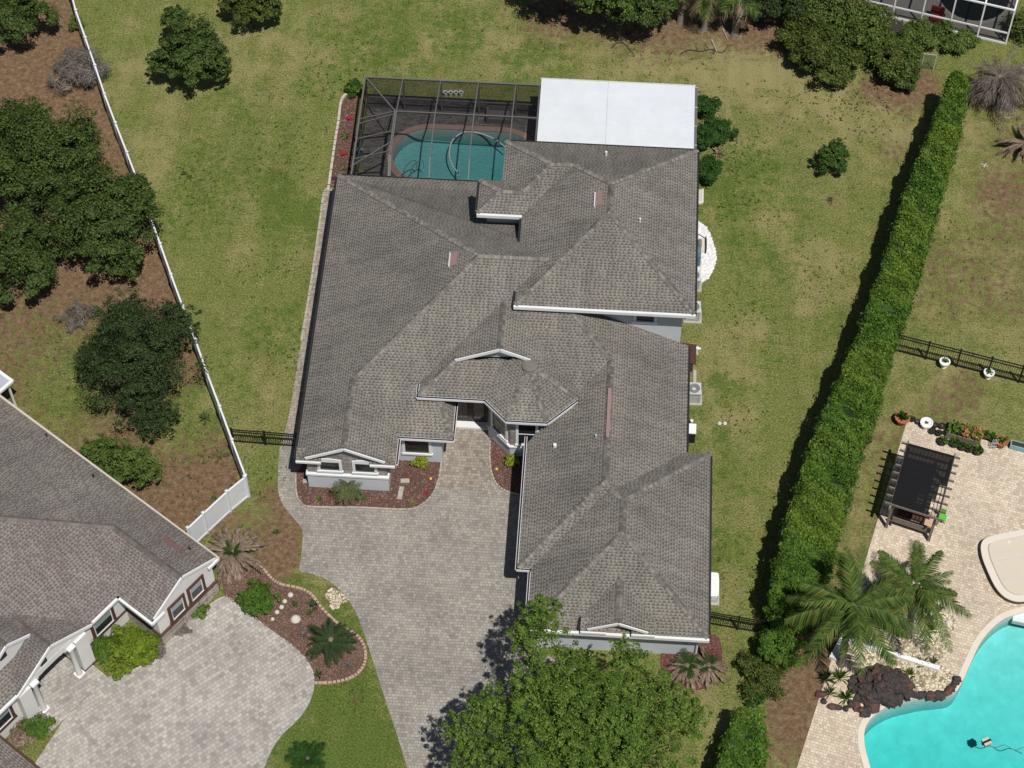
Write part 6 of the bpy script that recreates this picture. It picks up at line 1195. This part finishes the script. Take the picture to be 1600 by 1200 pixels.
quads('green_plants', rand_quads(C, nr, .11, .06), M['maple'], wp); pts = scatter(PL, 130); C = np.column_stack([pts, .5 + RNG.uniform(0, .25, 130)]); quads('orange_plants', rand_quads(C[C[:, 0] > np.mean([p[0] for p in PL]) - .2], np.tile((0.1, -.3, 1.0), (int((C[:, 0] > np.mean([p[0] for p in PL]) - .2).sum()), 1)) , .1, .06), leafmat('orange_leaf', (.22, .09, .03), (.5, .22, .09), .2), wp)
p = A(1592, 704); bp_ = thing('blue_planter', p, 'pale blue planter box at the right edge of the deck', 'planter'); MB().box((p.x, p.y + .1, .2), (.95, .36, .36), -.25).build('box', M['teal'], bp_); MB().box((p.x, p.y + .1, .375), (.85, .26, .03), -.25).build('soil', M['soil'], bp_)
p = A(1546, 702); ts = thing('metal_trellis', p, 'grey metal plant stand leaning beside the right terracotta pot', 'plant stand')
for i in range(4): MB().bar(p + Vector((i * .08, 0, 0)), p + Vector((i * .08 + .1, .15, .7)), .025, .025).build('rod', M['acgrey'], ts)
for zz in (.2, .5): MB().bar(p + Vector((.0, .05, zz)), p + Vector((.4, .05, zz)), .025, .025).build('crossbar', M['acgrey'], ts)
# ------------------------------------------------------------------ top right: white framed cage
f0, f1 = A(1350, 17.5), A(1571, 69); fd = (f1 - f0); fl_ = fd.length; fd.normalize(); fb_ = Vector((-fd.y, fd.x, 0)); wc = thing('pool_cage', (f0 + f1) / 2, 'white framed screen pool cage at the top right corner', 'screen enclosure')
HW, DP_ = 2.75, 9.0; Zv = Vector((0, 0, 1))
setp(sheet('rear_deck', [(q.x, q.y) for q in (f0, f1, f1 + fb_ * DP_, f0 + fb_ * DP_)], .03, simple('grey_cage_deck', (.34, .32, .29), .9, .12, 2)))
nb_ = 5
def wb(a, c, wd=.09, h=.1, name='beam'): MB().bar(a, c, wd, h).build(name, M['white'], wc)
for i in range(nb_ + 1):
    q = f0 + fd * (fl_ * i / nb_); wb(q, q + Zv * HW, .09, .09, 'post'); wb(q + Zv * HW, q + fb_ * DP_ + Zv * (HW + .02), .09, .12)
for zz, nm in ((.05, 'rail'), (.9, 'rail'), (HW, 'beam')): wb(f0 + Zv * zz, f1 + Zv * zz, .08, .1 if zz > .1 else .16, nm)
wb(f1 + Zv * .9, f1 + fb_ * DP_ + Zv * .9, .07, .08, 'rail')
for k in (3.0, 6.0): wb(f0 + fb_ * k + Zv * (HW + .03), f1 + fb_ * k + Zv * (HW + .03), .07, .08)
for k in (3.0, 6.0, 9.0): wb(f1 + fb_ * k, f1 + fb_ * k + Zv * HW, .09, .09, 'post')
for i in range(nb_):
    a = f0 + fd * (fl_ * i / nb_); c = f0 + fd * (fl_ * (i + 1) / nb_); MB().poly([a, c, c + Zv * HW, a + Zv * HW]).build('screen_panel', M['screen_l'], wc); MB().poly([a + Zv * HW, c + Zv * HW, c + fb_ * DP_ + Zv * HW, a + fb_ * DP_ + Zv * HW]).build('screen_panel', M['screen_l'], wc)
MB().poly([f1, f1 + fb_ * DP_, f1 + fb_ * DP_ + Zv * HW, f1 + Zv * HW]).build('screen_panel', M['screen_l'], wc)
pe = [(lambda q: (q.x, q.y))(f0 + fd * (fl_ * .70 + 2.1 * math.cos(a)) + fb_ * (3.4 + 2.2 * math.sin(a))) for a in np.linspace(0, 6.283, 25)[:-1]]; dp = thing('dark_pool', Vector((*pe[0], 0)), 'dark water pool inside the white framed cage', 'pool'); MB().prism(pe, .0, .04).build('water', M['dpool'], dp); holed('coping', grow(pe, .25), pe, .06, M['concrete'], dp, .03)
p = A(1464, 33); rc = thing('red_chair', p, 'red lounge chair inside the white framed cage', 'chair'); MB().box((p.x, p.y, .35), (.8, .6, .12), -.25).build('seat', M['red'], rc); MB().box((p.x - .02, p.y + .32, .6), (.8, .12, .5), -.25).build('backrest', M['red'], rc)
for sx in (-.35, .35): MB().box((p.x + sx, p.y, .15), (.05, .5, .28), -.25).build('leg', M['white'], rc)
p = A(1390, 43); sp_ = thing('slatted_panel', p, 'dark slatted panel lying below the white framed cage', 'panel')
for i in range(9): MB().box((p.x, p.y - .6 + i * .15, .1), (1.7, .08, .06), -.3).build('slat', M['woodd'], sp_)
for s in (-.6, .6): MB().box((p.x + s, p.y, .04), (.08, 1.3, .06), -.3).build('batten', M['woodd'], sp_)
g0, g1 = A(1420, 104), A(1458, 109); cg = thing('wire_gate', (g0 + g1) / 2, 'greenish wire mesh gate between shrubs and hedge', 'gate'); MB().poly([g0, g1, g1 + Zv * 1.2, g0 + Zv * 1.2]).build('mesh', screenmat('green_wire_mesh', .35, (.06, .10, .09)), cg)
for q in (g0, lp(g0, g1, .5), g1): MB().tube([q, q + Zv * 1.25], .03, 6).build('post', M['acgrey'], cg)
MB().bar(g0 + Zv * 1.2, g1 + Zv * 1.2, .03, .03).build('rail', M['acgrey'], cg)
